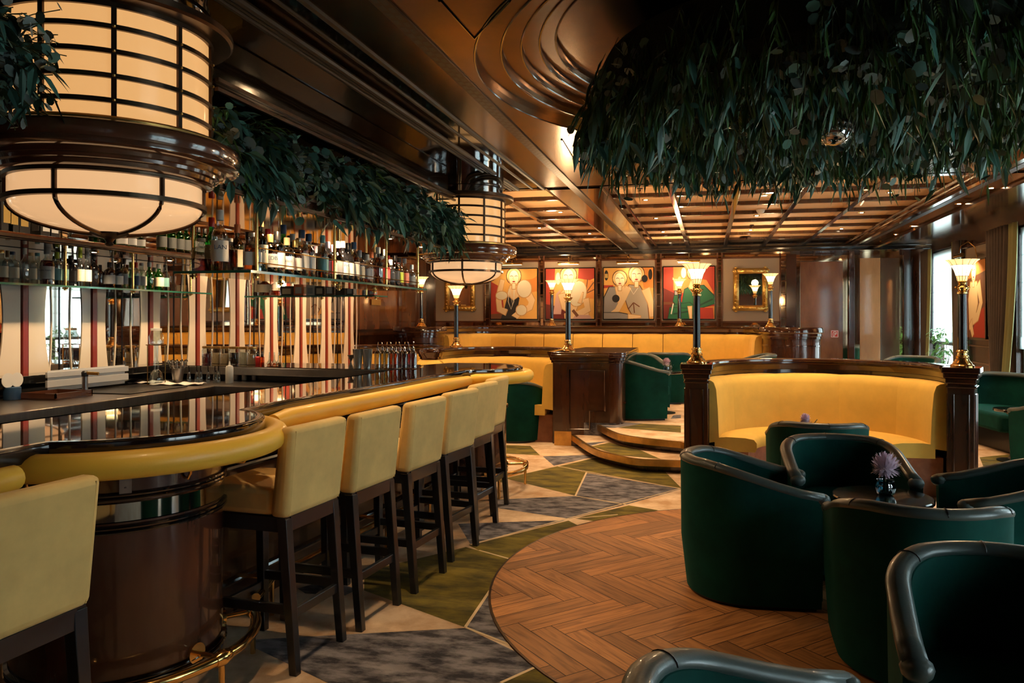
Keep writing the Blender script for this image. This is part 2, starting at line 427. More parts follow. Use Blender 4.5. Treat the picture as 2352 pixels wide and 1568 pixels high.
# ================================================================== THE SETTING
ROS = (0.62, 4.47)      # centre of the round floor, the ceiling rosette and the hanging garden
def zA(pts, z=0.0): return [gz(x / 3.136 + 1100, y / 3.136 + 850, z) for x, y in pts]
def zB(pts, z=0.0): return [gz(x / 2.184 + 500, y / 2.184 + 850, z) for x, y in pts]

# ---- floor: carpet with a geometric pattern, round oak parquet
fb = MB()
fb.box(-6.2, 5.0, NEAR - 0.2, BACK + 0.3, -0.2, 0.0, 0)
def inlay(pts, mi, z): fb.add([(p.x, p.y, z) for p in pts], [tuple(range(len(pts)))], mi)
OL, SL, LN = 1, 2, 3
for pts, mi in [
    ([(185, 778), (570, 690), (775, 737), (690, 903)], OL),
    ([(780, 740), (1460, 855), (1060, 968), (700, 905)], SL),
    ([(575, 690), (900, 615), (1300, 690), (1460, 850), (780, 737)], OL),
    ([(460, 620), (900, 607), (540, 688)], SL),
    ([(60, 535), (370, 545), (440, 612), (60, 595)], OL),
    ([(420, 425), (475, 465), (360, 480)], OL),
    ([(60, 935), (700, 905), (1055, 968), (650, 1070), (150, 995)], SL),
    ([(-150, 1105), (625, 1080), (-60, 1255)], SL),
    ([(645, 1083), (760, 1140), (200, 1420), (0, 1298), (-70, 1262)], OL),
    ([(690, 1068), (1080, 973), (1290, 1008), (1000, 1110)], OL),
    ([(1600, 850), (1830, 740), (1900, 900)], SL)]:
    inlay(zA(pts), mi, 0.0006)
for pts, mi in [
    ([(735, 1010), (1245, 887), (1500, 955), (1366, 1105), (1243, 1290), (735, 1105)], OL),
    ([(1366, 1108), (1620, 1440), (1250, 1290)], SL),
    ([(110, 1355), (1243, 1293), (1640, 1480), (1420, 1568), (620, 1600), (200, 1400)], SL),
    ([(1420, 1568), (1600, 1488), (1800, 1568), (1500, 1700), (1250, 1640)], OL),
    ([(400, 1095), (560, 1050), (700, 1100), (640, 1130), (440, 1120)], SL)]:
    inlay(zB(pts), mi, 0.0009)
for pts in ([(2262, 960), (2352, 960), (2352, 1010), (2250, 1015)], [(2250, 1050), (2352, 1040), (2352, 1075), (2262, 1080)]):
    inlay([gz(x, y, 0) for x, y in pts], OL, 0.0009)
inlay([gz(x, y, 0) for x, y in ((2300, 1053), (2352, 1048), (2352, 1072))], SL, 0.0012)
def line(a, b, wd=0.016, z=0.0016):
    d = (b - a); n = Vector((-d.y, d.x, 0)).normalized() * wd / 2
    fb.add([(p.x, p.y, z) for p in (a - n, b - n, b + n, a + n)], [(0, 1, 2, 3)], LN)
for a, b in zip(*[iter(zA([(-70, 1258), (1460, 850), (570, 692), (1460, 855), (775, 735), (695, 905), (690, 905), (1060, 968), (0, 1297), (230, 1362), (690, 1068), (1000, 1040), (570, 692), (900, 615)]))] * 2): line(a, b)
for a, b in zip(*[iter(zB([(1366, 1105), (1243, 1288), (1243, 1290), (1500, 1390), (1420, 1568), (1620, 1478)]))] * 2): line(a, b)
struct(fb, 'floor', [M['carpet_sand'], M['carpet_olive'], M['carpet_slate'], M['carpet_line']], sharp=None)

pb = MB()
WD, NL = 0.118, 5
def clip(poly, c, r, n=72):
    for i in range(n):
        a = 2 * pi * (i + 0.5) / n; nx, ny = cos(a), sin(a); out = []
        for j in range(len(poly)):
            p, q = poly[j], poly[(j + 1) % len(poly)]
            dp = (p[0] - c[0]) * nx + (p[1] - c[1]) * ny - r; dq = (q[0] - c[0]) * nx + (q[1] - c[1]) * ny - r
            if dp <= 0: out.append(p)
            if dp * dq < 0:
                t = dp / (dp - dq); out.append((p[0] + (q[0] - p[0]) * t, p[1] + (q[1] - p[1]) * t))
        poly = out
        if len(poly) < 3: return None
    return poly
RW = 1.845
o0 = gz(1189.6, 1432.5, 0)
g = 0.02
h2 = sqrt(0.5)
def place(x0, x1, y0, y1, horiz):
    q = [(x0 + g, y0 + g), (x1 - g, y0 + g), (x1 - g, y1 - g), (x0 + g, y1 - g)]
    wp = [(o0.x + WD * (a + b) * h2, o0.y + WD * (a - b) * h2) for a, b in q]
    cp = clip(wp, ROS, RW)
    if not cp: return
    uv = []
    for x, y in cp:
        a = ((x - o0.x) + (y - o0.y)) * h2; b = ((x - o0.x) - (y - o0.y)) * h2
        uv.append((a, b) if horiz else (b, a))
    if sum(cp[i][0] * cp[(i + 1) % len(cp)][1] - cp[(i + 1) % len(cp)][0] * cp[i][1] for i in range(len(cp))) < 0: cp.reverse(); uv.reverse()
    pb.uv[len(pb.f)] = uv
    pb.add([(x, y, 0.0056) for x, y in cp], [tuple(range(len(cp)))], 0)
for k in range(-45, 46):
    for m in range(-8, 9):
        a, b = k + NL * m, k - NL * m
        place(a, a + NL, b, b + 1, True)
        place(a + NL, a + NL + 1, b + 1 - NL, b + 1, False)
pb.lathe([(0.0, 0.0051), (RW, 0.0051), (RW + 0.004, 0.0), ], 96, (ROS[0], ROS[1], 0), mi=1)
pb.lathe([(RW - 0.002, 0.0058), (RW + 0.010, 0.0058), (RW + 0.013, 0.0)], 96, (ROS[0], ROS[1], 0), mi=2)
struct(pb, 'floor_parquet', [M['oak'], P('parquet_joint', (0.03, 0.011, 0.004), 0.6), M['bronze']], sharp=None)

# ---- booth positions (needed for the platform outline)
BA = (0.945, 6.97, 1.10)     # booth in front of the platform: centre, outer radius
BB = (-2.675, 9.82, 0.925)
BC = (-4.65, 10.15, 1.05)

# ---- raised floor with two curved steps
s1 = [gz(*p, 0.13) for p in ((1312, 997), (1330, 1010), (1352, 1024), (1380, 1036), (1450, 1052), (1510, 1056), (1565, 1058))]
s2 = [gz(*p, 0.26) for p in ((1363, 963), (1371, 972), (1380, 979), (1420, 996), (1480, 1006), (1565, 1014))]
def curve(P, n=6):
    out = []
    for i in range(len(P) - 1):
        p0, p1, p2, p3 = P[max(i - 1, 0)], P[i], P[i + 1], P[min(i + 2, len(P) - 1)]
        for j in range(n):
            t = j / n; out.append(tuple(0.5 * (2 * p1[k] + (p2[k] - p0[k]) * t + (2 * p0[k] - 5 * p1[k] + 4 * p2[k] - p3[k]) * t * t + (3 * p1[k] - p0[k] - 3 * p2[k] + p3[k]) * t ** 3) for k in (0, 1)))
    return out + [P[-1]]
a1 = curve([(p.x, p.y) for p in s1]); a2 = curve([(p.x, p.y) for p in s2])
stp = MB()
back1 = [(-0.12, 7.12), (-0.1, 7.6), (-1.0, 9.6)]
stp.prism(a1 + back1, 0.075, 0.13, 0)
stp.sweep([(-1.62, 9.05)] + a1 + [(-0.12, 7.1)], [(0.0, 0.068), (0.010, 0.068), (0.010, 0.132), (0.0, 0.132), (-0.03, 0.1315), (-0.03, 0.068)], mi=1)
stp.sweep([(p[0] + 0.05, p[1] + 0.09) for p in a1] + [(-0.12, 7.2)], [(0, 0), (0, 0.075), (-0.02, 0.075), (-0.02, 0)], mi=2)
struct(stp, 'floor_step', [M['carpet_sand'], M['brass_dull'], M['mahogany']], sharp=None)
plt = MB()
outl = a2 + [(-0.17, 7.62)] + arc(BA[0], BA[1], BA[2] + 0.012, 146, 62, 16) + [(1.60, 8.3), (2.5, 9.9), (2.95, 10.3), (2.95, BACK), (-5.9, BACK), (-5.9, 11.3), (-3.8, 11.3), (-3.0, 10.95), (-1.2, 10.85), (-1.0, 9.5)]
plt.prism(outl, 0.20, PLAT, 0)
plt.sweep([(-1.36, 9.3)] + a2 + [(-0.16, 7.63)], [(0.0, 0.196), (0.010, 0.196), (0.010, 0.262), (0.0, 0.262), (-0.03, 0.2615), (-0.03, 0.196)], mi=1)
plt.sweep([(p[0] + 0.05, p[1] + 0.09) for p in a2] + [(-0.1, 7.75)], [(0, 0.13), (0, 0.2), (-0.02, 0.2), (-0.02, 0.13)], mi=2)
plt.sweep([(1.60, 8.3), (2.5, 9.9), (2.95, 10.3), (2.95, BACK)], [(0, 0), (0, 0.2), (-0.02, 0.2), (-0.02, 0)], mi=2)
def pin(pts, mi, z): plt.add([(p.x, p.y, z) for p in zA(pts, PLAT)], [tuple(range(len(pts)))], mi)
pin([(850, 362), (1180, 385), (985, 415), (880, 412)], 4, PLAT + 0.0008)
pin([(1000, 415), (1180, 385), (1455, 400), (1455, 450)], 3, PLAT + 0.0008)
pin([(1400, 235), (1455, 230), (1455, 248), (1400, 248)], 3, PLAT + 0.0008)
pin([(1400, 325), (1455, 322), (1455, 345), (1380, 350)], 4, PLAT + 0.0008)
struct(plt, 'floor_platform', [M['carpet_sand'], M['brass_dull'], M['mahogany'], M['carpet_olive'], M['carpet_slate']], sharp=None)
sti = MB()
for pts, mi in (([(735, 523), (925, 514), (800, 545)], 1), ([(810, 548), (940, 522), (1150, 570), (1310, 640), (1000, 612)], 0)):
    sti.add([(p.x, p.y, 0.1308) for p in zA(pts, 0.13)], [tuple(range(len(pts)))], mi)
struct(sti, 'floor_step_inlay', [M['carpet_olive'], M['carpet_slate']], sharp=None)

# ---- walls
wl = MB()
wl.box(WALL_L - 0.12, WALL_L, NEAR, 9.9, 0, CEIL, 0)
struct(wl, 'wall_left', [M['dark_wall']], sharp=None)
wl = MB()
wl.box(WALL_L - 0.95, WALL_L - 0.12, 9.8, 9.9, 0, 3.1, 0)
wl.box(-6.05, -5.9, 9.8, BACK, 0, 3.1, 0)
struct(wl, 'wall_left_rear', [M['mahogany']], sharp=None)
wb = MB(); wb.box(-6.05, WALL_R + 0.25, BACK, BACK + 0.15, 0, 3.1, 0)
struct(wb, 'wall_back', [M['mahogany']], sharp=None)
wn = MB(); wn.box(WALL_L - 0.12, WALL_R + 0.25, NEAR - 0.15, NEAR, 0, 3.1, 0)
struct(wn, 'wall_near', [M['red_wood']], sharp=None)
wr = MB()
ys = [NEAR]
for y0, y1 in WINDOWS: ys += [y0, y1]
ys.append(BACK)
for i in range(0, len(ys), 2): wr.box(WALL_R, WALL_R + 0.25, ys[i], ys[i + 1], 0, 3.1, 0)
for y0, y1 in WINDOWS:
    wr.box(WALL_R, WALL_R + 0.25, y0, y1, 0, WZ0, 0); wr.box(WALL_R, WALL_R + 0.25, y0, y1, WZ1, 3.1, 0)
struct(wr, 'wall_right', [M['mahogany']], sharp=None)

# mirror with cream hourglass pilasters and red bars on the bar wall
mw = MB()
mw.box(WALL_L, WALL_L + 0.006, 0.4, 6.72, 1.10, 2.02, 0)
mw.box(WALL_L, WALL_L + 0.006, 6.72, 9.86, 0.25, 2.02, 0)
mw.box(WALL_L, WALL_L + 0.006, 0.4, 9.86, 2.10, 2.62, 0)
mir = tag(mw.build('wall_mirror', [M['mirror']], sharp=None), kind='structure')
k = 0
for k in range(14):
    y = 1.45 + 0.65 * k
    pm = MB()
    e_ = 0.14 if k == 5 else 0.085
    zl = 1.10 if y < 6.5 else 0.25
    zz = [zl + (2.02 - zl) * i / 12 for i in range(13)]
    wd = lambda z, e: e * (1 + 0.55 * min(1.2, abs((z - 1.5) / 0.5)) ** 2)
    for sgn in (-1, 1):
        v = []
        for z in zz:
            a = 0.035; b = 0.035 + wd(z, e_)
            v += [(WALL_L + 0.006, y + sgn * a, z), (WALL_L + 0.012, y + sgn * a, z), (WALL_L + 0.012, y + sgn * b, z), (WALL_L + 0.006, y + sgn * b, z)]
        f = []
        for i in range(12):
            for j in range(4): f.append((4 * i + j, 4 * i + (j + 1) % 4, 4 * i + 4 + (j + 1) % 4, 4 * i + 4 + j))
        pm.add(v, f, 0)
        pm.tube([(WALL_L + 0.008, y + sgn * (0.245 - wd(z, 0.055) + 0.05), z) for z in zz], 0.007, 5, mi=0)
    pm.box(WALL_L + 0.006, WALL_L + 0.022, y - 0.022, y + 0.022, zl, 2.02, 1)
    pm.box(WALL_L + 0.006, WALL_L + 0.012, y + 0.309, y + 0.317, zl, 2.02, 2)
    tag(pm.build('wall_pilaster', [M['cream'], M['red_bar'], M['black_lacquer']]), kind='structure')

# ---- ceilings
cl = MB()
X0, X1, Y0, Y1 = -1.72, 2.95, NEAR, 8.0
angs = sorted([2 * pi * i / 96 for i in range(96)] + [atan2(y - ROS[1], x - ROS[0]) % (2 * pi) for x in (X0, X1) for y in (Y0, Y1)])
def edge(a):
    t = 1e9
    if cos(a) > 1e-9: t = min(t, (X1 - ROS[0]) / cos(a))
    if cos(a) < -1e-9: t = min(t, (X0 - ROS[0]) / cos(a))
    if sin(a) > 1e-9: t = min(t, (Y1 - ROS[1]) / sin(a))
    if sin(a) < -1e-9: t = min(t, (Y0 - ROS[1]) / sin(a))
    return (ROS[0] + t * cos(a), ROS[1] + t * sin(a), CEIL)
RR = 1.93
n = len(angs)
cl.add([(ROS[0] + RR * cos(a), ROS[1] + RR * sin(a), CEIL) for a in angs] + [edge(a) for a in angs], [(i, (i + 1) % n, n + (i + 1) % n, n + i) for i in range(n)], 0)
prof = [(RR, 0.0), (RR, 0.045), (RR - 0.14, 0.05), (RR - 0.145, 0.085), (RR - 0.25, 0.09), (RR - 0.255, 0.12), (RR - 0.35, 0.125), (RR - 0.355, 0.15), (RR - 0.44, 0.155), (RR - 0.445, 0.19), (0.6, 0.195), (0.59, 0.23), (0.0, 0.232)]
cl.lathe([(r, CEIL + z) for r, z in prof], 96, (ROS[0], ROS[1], 0), mi=0, cap=False)
struct(cl, 'ceiling', [M['ceiling_lacquer']], sharp=20)
rg = MB()
for r, z in ((RR, 0.0), (RR - 0.142, 0.05), (RR - 0.252, 0.09), (RR - 0.352, 0.125), (RR - 0.442, 0.155), (0.6, 0.195)):
    rg.tube([(ROS[0] + r * cos(2 * pi * i / 96), ROS[1] + r * sin(2 * pi * i / 96), CEIL + z) for i in range(96)], 0.006, 6, closed=True)
for q in ([(1010, 0), (1090, 87), (1170, 0)], [(1290, 320), (1322, 371), (1480, 369)]):
    rg.tube([gz(x, y, CEIL) for x, y in q], 0.010, 6)
tag(rg.build('ceiling_moulding', [M['black_lacquer']]), kind='structure')
cb = MB()
cb.quad((-6.0, NEAR, CEIL), (-6.0, 8.0, CEIL), (X0, 8.0, CEIL), (X0, NEAR, CEIL))
struct(cb, 'ceiling_bar', [M['bar_lacquer']], sharp=None)
cm = MB()
for x, r in ((-1.74, 0.02), (-1.86, 0.012), (-2.02, 0.02), (-2.06, 0.012), (-2.10, 0.014), (-3.2, 0.02), (-3.3, 0.012)):
    cm.tube([(x, NEAR, CEIL), (x, 8.0, CEIL)], r, 8)
tag(cm.build('ceiling_moulding', [M['moulding_black']]), kind='structure')
# coffered ceiling over the platform
CZ = 3.0
cf = MB()
cf.quad((-5.95, 7.95, CZ), (-5.95, BACK, CZ), (WALL_R, BACK, CZ), (WALL_R, 7.95, CZ))
struct(cf, 'ceiling_coffered', [M['coffer']], sharp=None)
sl = MB()
for k in range(8):
    y = 8.29 + 0.88 * k
    sl.box(-1.12, 2.56, y - 0.035, y + 0.035, CZ - 0.045, CZ - 0.001)
    sl.box(-5.9, -1.70, y - 0.035, y + 0.035, CZ - 0.045, CZ - 0.001)
tag(sl.build('ceiling_slats', [M['mahogany']], sharp=None), kind='structure')
rb = MB()
for x in (-0.42, 0.305, 1.03, 1.76, -2.42, -3.16, -3.9, -4.64): rb.box(x - 0.035, x + 0.035, 8.0, 14.9, CZ - 0.075, CZ - 0.002)
tag(rb.build('ceiling_ribs', [M['mahogany_cap']], sharp=None, bev=0.008), kind='structure')
bm = MB()
bm.box(-1.72, -1.12, 8.0, 14.95, CEIL, CZ + 0.05)            # beam with the air grille
bm.box(2.56, 2.95, 8.0, 14.95, CEIL, CZ + 0.05)
bm.box(-6.0, 2.95, 7.93, 8.12, CEIL, CZ + 0.05)
struct(bm, 'ceiling_beam', [M['beam_lacquer']], sharp=None, bev=0.006)
bt = MB()
for x in (-1.72, -1.12, -1.0, 2.56, 2.46): bt.tube([(x, 8.0, CEIL + 0.01), (x, 14.95, CEIL + 0.01)], 0.018, 8)
tag(bt.build('ceiling_moulding', [M['mahogany']]), kind='structure')
cs = MB()
cs.quad((2.95, NEAR, CEIL - 0.03), (2.95, BACK, CEIL - 0.03), (WALL_R, BACK, CEIL - 0.03), (WALL_R, NEAR, CEIL - 0.03))
cs.box(2.56, 2.62, NEAR, 14.95, CEIL - 0.06, CEIL)
cs.box(2.93, 3.0, NEAR, 14.95, CEIL - 0.10, CEIL)
struct(cs, 'ceiling_window_side', [M['beam_lacquer']], sharp=None)
for x, lab in ((-1.41, 'left'), (2.77, 'right')):
    vg = MB(); vg.box(x - 0.040, x + 0.040, NEAR, 14.95, CEIL - 0.012, CEIL - 0.001, 0)
    y = -0.5
    while y < 14.9:
        vg.box(x - 0.029, x - 0.005, y, y + 0.055, CEIL - 0.0125, CEIL - 0.0115, 1); vg.box(x + 0.005, x + 0.029, y + 0.03, y + 0.085, CEIL - 0.0125, CEIL - 0.0115, 1)
        y += 0.085
    tag(vg.build('air_grille', [M['vent'], M['black']], sharp=None), 'long slotted bronze air grille in the ceiling ' + ('beam over the bar stools' if lab == 'left' else 'edge on the window side'), 'air vent', 'ceiling air grilles')
cn = MB()
cn.box(-5.9, WALL_R, 14.9, BACK, 2.84, 3.02); cn.box(-5.9, WALL_R, 15.05, BACK, 2.78, 2.85)
struct(cn, 'trim_1', [M['black_lacquer']], sharp=None, bev=0.01)

# ---- windows: frame, glass, roller blind
for i, (y0, y1) in enumerate(WINDOWS):
    wf = MB(); x = WALL_R + 0.12
    for a, b in ((y0, y0 + 0.09), (y1 - 0.09, y1), (y0 + 0.62, y0 + 0.72)): wf.box(x - 0.04, x + 0.04, a, b, WZ0, WZ1)
    for a, b in ((WZ0, WZ0 + 0.09), (WZ1 - 0.08, WZ1), (1.05, 1.13)): wf.box(x - 0.039, x + 0.039, y0, y1, a, b)
    wo = tag(wf.build('window_%d' % (i + 1), [M['frame_grey']], sharp=None, bev=0.006), kind='structure')
    gl = MB(); gl.box(x + 0.002, x + 0.008, y0 + 0.05, y1 - 0.05, WZ0 + 0.05, WZ1 - 0.05)
    gl.build('pane', [M['pane']], wo, sharp=None)
    bl = MB(); bx = WALL_R + 0.045; zb = 1.27
    for j in range(4):
        z1 = WZ1 - 0.02 - (WZ1 - zb - 0.02) * j / 4; z0 = WZ1 - 0.02 - (WZ1 - zb - 0.02) * (j + 1) / 4
        bl.box(bx, bx + 0.003, y0 + 0.02, y1 - 0.02, z0 + 0.004, z1)
        bl.box(bx - 0.006, bx + 0.006, y0 + 0.02, y1 - 0.02, z0 - 0.004, z0 + 0.004)
    bl.box(bx - 0.012, bx + 0.012, y0 + 0.02, y1 - 0.02, zb - 0.16, zb - 0.001)
    tag(bl.build('roller_blind', [M['blind']], sharp=None), ['half drawn white roller blind in the window nearest the camera', 'half drawn white roller blind in the second window from the camera', 'half drawn white roller blind at the frame edge behind the draped curtain', 'half drawn white roller blind between two curtains in the far window'][i], 'blind', 'roller blinds')

# ---- far wall: cloth panels between strips of mirror lattice
YB = BACK
bp = MB(); lt = MB(); mp = MB()
def rect(mb, x0, x1, z0, z1, d0, d1, mi=0): mb.box(x0, x1, YB - d1, YB - d0, z0, z1, mi)
cols = [(1001, 1111), (1127, 1237), (1251, 1369), (1382, 1505), (1520, 1646), (1660, 1790)]
px = []
for a, b in cols: px.append((gy(a, 700, YB - 0.03).x, gy(b, 700, YB - 0.03).x))
PZ0 = gy(1500, 737, YB - 0.03).z; PZ1 = gy(1500, 597, YB - 0.03).z
for x0, x1 in px:
    rect(bp, x0, x1, PZ0, PZ1, 0.0, 0.03, 0)
    for z in (PZ0 - 0.015, PZ1 + 0.015): rect(bp, x0 - 0.03, x1 + 0.03, z - 0.015, z + 0.015, 0.0, 0.045, 1)
    for x in (x0 - 0.015, x1 + 0.015): rect(bp, x - 0.015, x + 0.015, PZ0 - 0.12, 2.78, 0.0, 0.045, 1)
struct(bp, 'wall_back_panels', [M['wall_cloth'], M['copper_wood']], sharp=None)
rect(mp, px[0][0], px[-1][1] + 0.2, PZ0 - 0.13, PZ0 - 0.02, 0.0, 0.012); rect(mp, px[0][0], px[-1][1] + 0.2, PZ1 + 0.02, 2.78, 0.0, 0.012)
for i in range(6):
    a = px[i][1] + 0.03; b = px[i + 1][0] - 0.03 if i < 5 else px[i][1] + 0.17
    rect(mp, a, b, PZ0 - 0.02, PZ1 + 0.02, 0.0, 0.012)
    z = PZ0 + 0.05
    while z < PZ1: rect(lt, a, b, z - 0.008, z + 0.008, 0.012, 0.03); z += (0.07 if z > PZ1 - 0.4 else 0.24)
struct(mp, 'wall_back_mirror', [M['bronze_mirror']], sharp=None)
tag(lt.build('trim_2', [M['copper_wood']], sharp=None), kind='structure')
# right part of the far wall: column, lattice, burl panel, column, walnut doors
wq = MB()
def pq(a, b, t, bt, d, mi, mb=None):
    p = gy(a, bt, YB - d); q = gy(b, t, YB - d); (mb or wq).box(p.x, q.x, YB - d, YB - 0.001, p.z, q.z, mi)
zf = 1100
for a, b, t, d, mi in ((1806, 1829, 583, 0.10, 0), (1829, 1838, 585, 0.05, 2), (1838, 1936, 600, 0.05, 1), (1936, 1950, 585, 0.05, 2), (1950, 1963, 576, 0.14, 0), (1963, 1975, 585, 0.05, 2), (1975, 2022, 592, 0.06, 3), (2023, 2066, 592, 0.06, 4), (2066, 2076, 585, 0.05, 2), (2076, 2088, 566, 0.10, 0), (1838, 1936, 586, 0.03, 2), (1975, 2066, 575, 0.03, 2)):
    pq(a, b, t, 860, d, mi)
for t in (584, 599): pq(1806, 1965, t - 1, t + 1, 0.07, 5)
struct(wq, 'wall_back_doors', [M['mahogany_cap'], M['burl'], M['bronze_mirror'], M['walnut_light'], P('polished_walnut', (0.16, 0.10, 0.07), 0.05, coat=1.0, metal=0.45), M['copper_wood']], sharp=None, bev=0.006)
# panelling of the rear left wall (beyond the mirror)
lp = MB()
def lq(a, b, t, bt, mi, d=0.03):
    p = gx(a, bt, -5.9 + d); q = gx(b, t, -5.9 + d); lp.box(-5.9, -5.9 + d, p.y, q.y, min(p.z, q.z), max(p.z, q.z), mi)
lq(816, 915, 620, 757, 0); lq(924, 985, 600, 757, 0)
for a, b in ((808, 815), (916, 923), (986, 996)): lq(a, b, 560, 800, 1, 0.06)
lp.box(-5.9, -5.84, 11.5, BACK, 1.22, 1.27, 1); lp.box(-5.9, -5.84, 11.5, BACK, 2.36, 2.42, 1)
struct(lp, 'wall_left_panels', [M['burl'], M['copper_wood']], sharp=None)
# ================================================================== THE BAR
D1 = (-2.36, 2.70); D2 = (-2.15, 6.52); R1, R2 = 0.55, 0.53
CT = 1.08
front_a = [(-2.02, NEAR + 0.1), (-2.03, -0.5), (-2.06, 0.6), (-2.12, 1.4), (-2.20, 1.95)]
disc_a = arc(D1[0], D1[1], R1, -72, 62, 22)
front_b = [(-2.13, 3.5), (-2.085, 4.1), (-2.04, 4.7), (-2.005, 5.4), (-1.955, 5.98)]
disc_b = arc(D2[0], D2[1], R2, -62, 80, 20)
edge_path = front_a + disc_a + front_b + disc_b
def offset(path, d):
    out = []
    for i, p in enumerate(path):
        p = Vector(p); a = Vector(path[max(i - 1, 0)]); b = Vector(path[min(i + 1, len(path) - 1)])
        t = (b - a).normalized(); out.append((p.x + t.y * d, p.y - t.x * d))
    return out
bar = thing('bar_counter', 'long curved bar counter with glossy dark top, yellow padded rail and veneered drums', 'bar counter', (-2.36, 2.7, 0))
BO = (-2.36, 2.7)
def rel(path, o=BO): return [(x - o[0], y - o[1]) for x, y in path]
t = MB()
inner = [(-2.45, 7.02), (-2.58, 6.62), (-2.58, 5.15), (-2.67, 3.8), (-2.80, 2.6), (-2.80, NEAR + 0.1)]
t.prism(rel(edge_path + inner), CT - 0.012, CT, 0)
t.build('worktop', [M['counter']], bar, sharp=None)
t = MB()
t.sweep(rel(edge_path), [(-0.02, CT - 0.06), (0.0, CT - 0.055), (0.006, CT - 0.03), (0.004, CT - 0.006), (-0.006, CT + 0.003), (-0.03, CT + 0.003), (-0.035, CT), (-0.035, CT - 0.06)], mi=0)
t.build('edge_band', [M['black_lacquer']], bar)
t = MB(); t.sweep(rel([(-2.80, NEAR + 0.1), (-2.80, 2.6), (-2.67, 3.8), (-2.58, 5.15), (-2.58, 6.62)]), [(0, CT - 0.09), (0.03, CT - 0.09), (0.03, CT), (0, CT)])
t.build('inner_edge', [M['black_lacquer']], bar, sharp=None)
# padded rails
def rail(path, name='padded_rail', r=0.050):
    m = MB(); p3 = [(x, y, CT - 0.078) for x, y in rel(path)]
    a, b = Vector(p3[0]), Vector(p3[-1])
    m.tube(p3, lambda t: r * (0.8 if t in (0, 1) else 1.0), 16)
    m.build(name, [M['rail']], bar)
def dense(path, n=4):
    out = []
    for i in range(len(path) - 1):
        for j in range(n): out.append(tuple(path[i][q] + (path[i + 1][q] - path[i][q]) * j / n for q in (0, 1)))
    return out + [path[-1]]
rail(offset(front_a[:-1] + [(-2.19, 1.99)], 0.052))
rail(arc(D1[0], D1[1], R1 + 0.052, -79, 64, 40))
rail(offset([(-2.10, 3.30)] + front_b[:-1] + [(-1.965, 5.93)], 0.052))
rail(arc(D2[0], D2[1], R2 + 0.052, -66, 88, 36))
# dark panelled front under the rail, set back
def front(path, d, z0, z1, mat, nm, th=0.03):
    m = MB(); m.sweep(rel(offset(path, d)), [(0, z0), (0, z1), (-th, z1), (-th, z0)]); m.build(nm, [mat], bar, sharp=30)
lng = [(-2.15, 3.2)] + front_b + [(-1.9, 6.2)]
for pth in (lng, front_a):
    front(pth, -0.26, 0.0, 1.02, M['mahogany'], 'front_panel')
    for z in (0.86, 0.80, 0.74, 0.16):
        m = MB(); m.tube([(x, y, z) for x, y in rel(offset(pth, -0.25))], 0.016, 8); m.build('front_moulding', [M['black_lacquer']], bar)
for D in (D1, D2):
    c = (D[0] - BO[0], D[1] - BO[1], 0); r = 0.385
    dr = MB(); dr.lathe([(r - 0.02, 0.0), (r, 0.0), (r, 1.03), (r - 0.02, 1.03)], 64, c, mi=0)
    d = dr.build('pedestal_drum', [M['drum_wood']], bar)
    ch = MB(); ch.lathe([(r + 0.002, 0.755), (r + 0.006, 0.76), (r + 0.006, 0.825), (r + 0.002, 0.83)], 64, c); ch.build('nickel_band', [M['chrome']], d); ch = MB(); ch.lathe([(r + 0.004, 0.0), (r + 0.004, 0.15), (r, 0.15)], 64, c)
    ch.build('nickel_kick_band', [M['chrome']], d)
    for z in (0.738, 0.722, 0.842, 0.858, 0.172, 0.155):
        bl = MB(); bl.lathe([(r, z - 0.009), (r + 0.014, z - 0.006), (r + 0.017, z), (r + 0.014, z + 0.006), (r, z + 0.009)], 64, c)
        bl.build('black_ring', [M['black_lacquer']], d)
# steel bracket plates and brass bag hooks under the rail
for ang, D in ((-47, D1), (-35, D2)):
    m = MB(); a = radians(ang); x, y = D[0] + 0.405 * cos(a) - BO[0], D[1] + 0.405 * sin(a) - BO[1]
    tx, ty = -sin(a), cos(a)
    m.bar((x - tx * 0.02, y - ty * 0.02, 0.915), (x + tx * 0.02, y + ty * 0.02, 0.915), 0.01, 0.10)
    for dz in (-0.03, 0.03): m.lathe([(0.006, 0), (0.004, 0.004), (0, 0.005)], 8, (x + cos(a) * 0.004, y + sin(a) * 0.004, 0.915 + dz))
    m.build('bracket_plate', [M['steel']], bar, sharp=None)
for ang in (-84, -22, 18):
    a = radians(ang); m = MB(); pts = []
    for r_, z in ((0.39, 0.945), (0.43, 0.93), (0.46, 0.905), (0.485, 0.905), (0.50, 0.925), (0.50, 0.945)): pts.append((D1[0] + r_ * cos(a) - BO[0], D1[1] + r_ * sin(a) - BO[1], z))
    m.tube(pts, 0.006, 8); m.build('bag_hook', [M['brass']], bar)
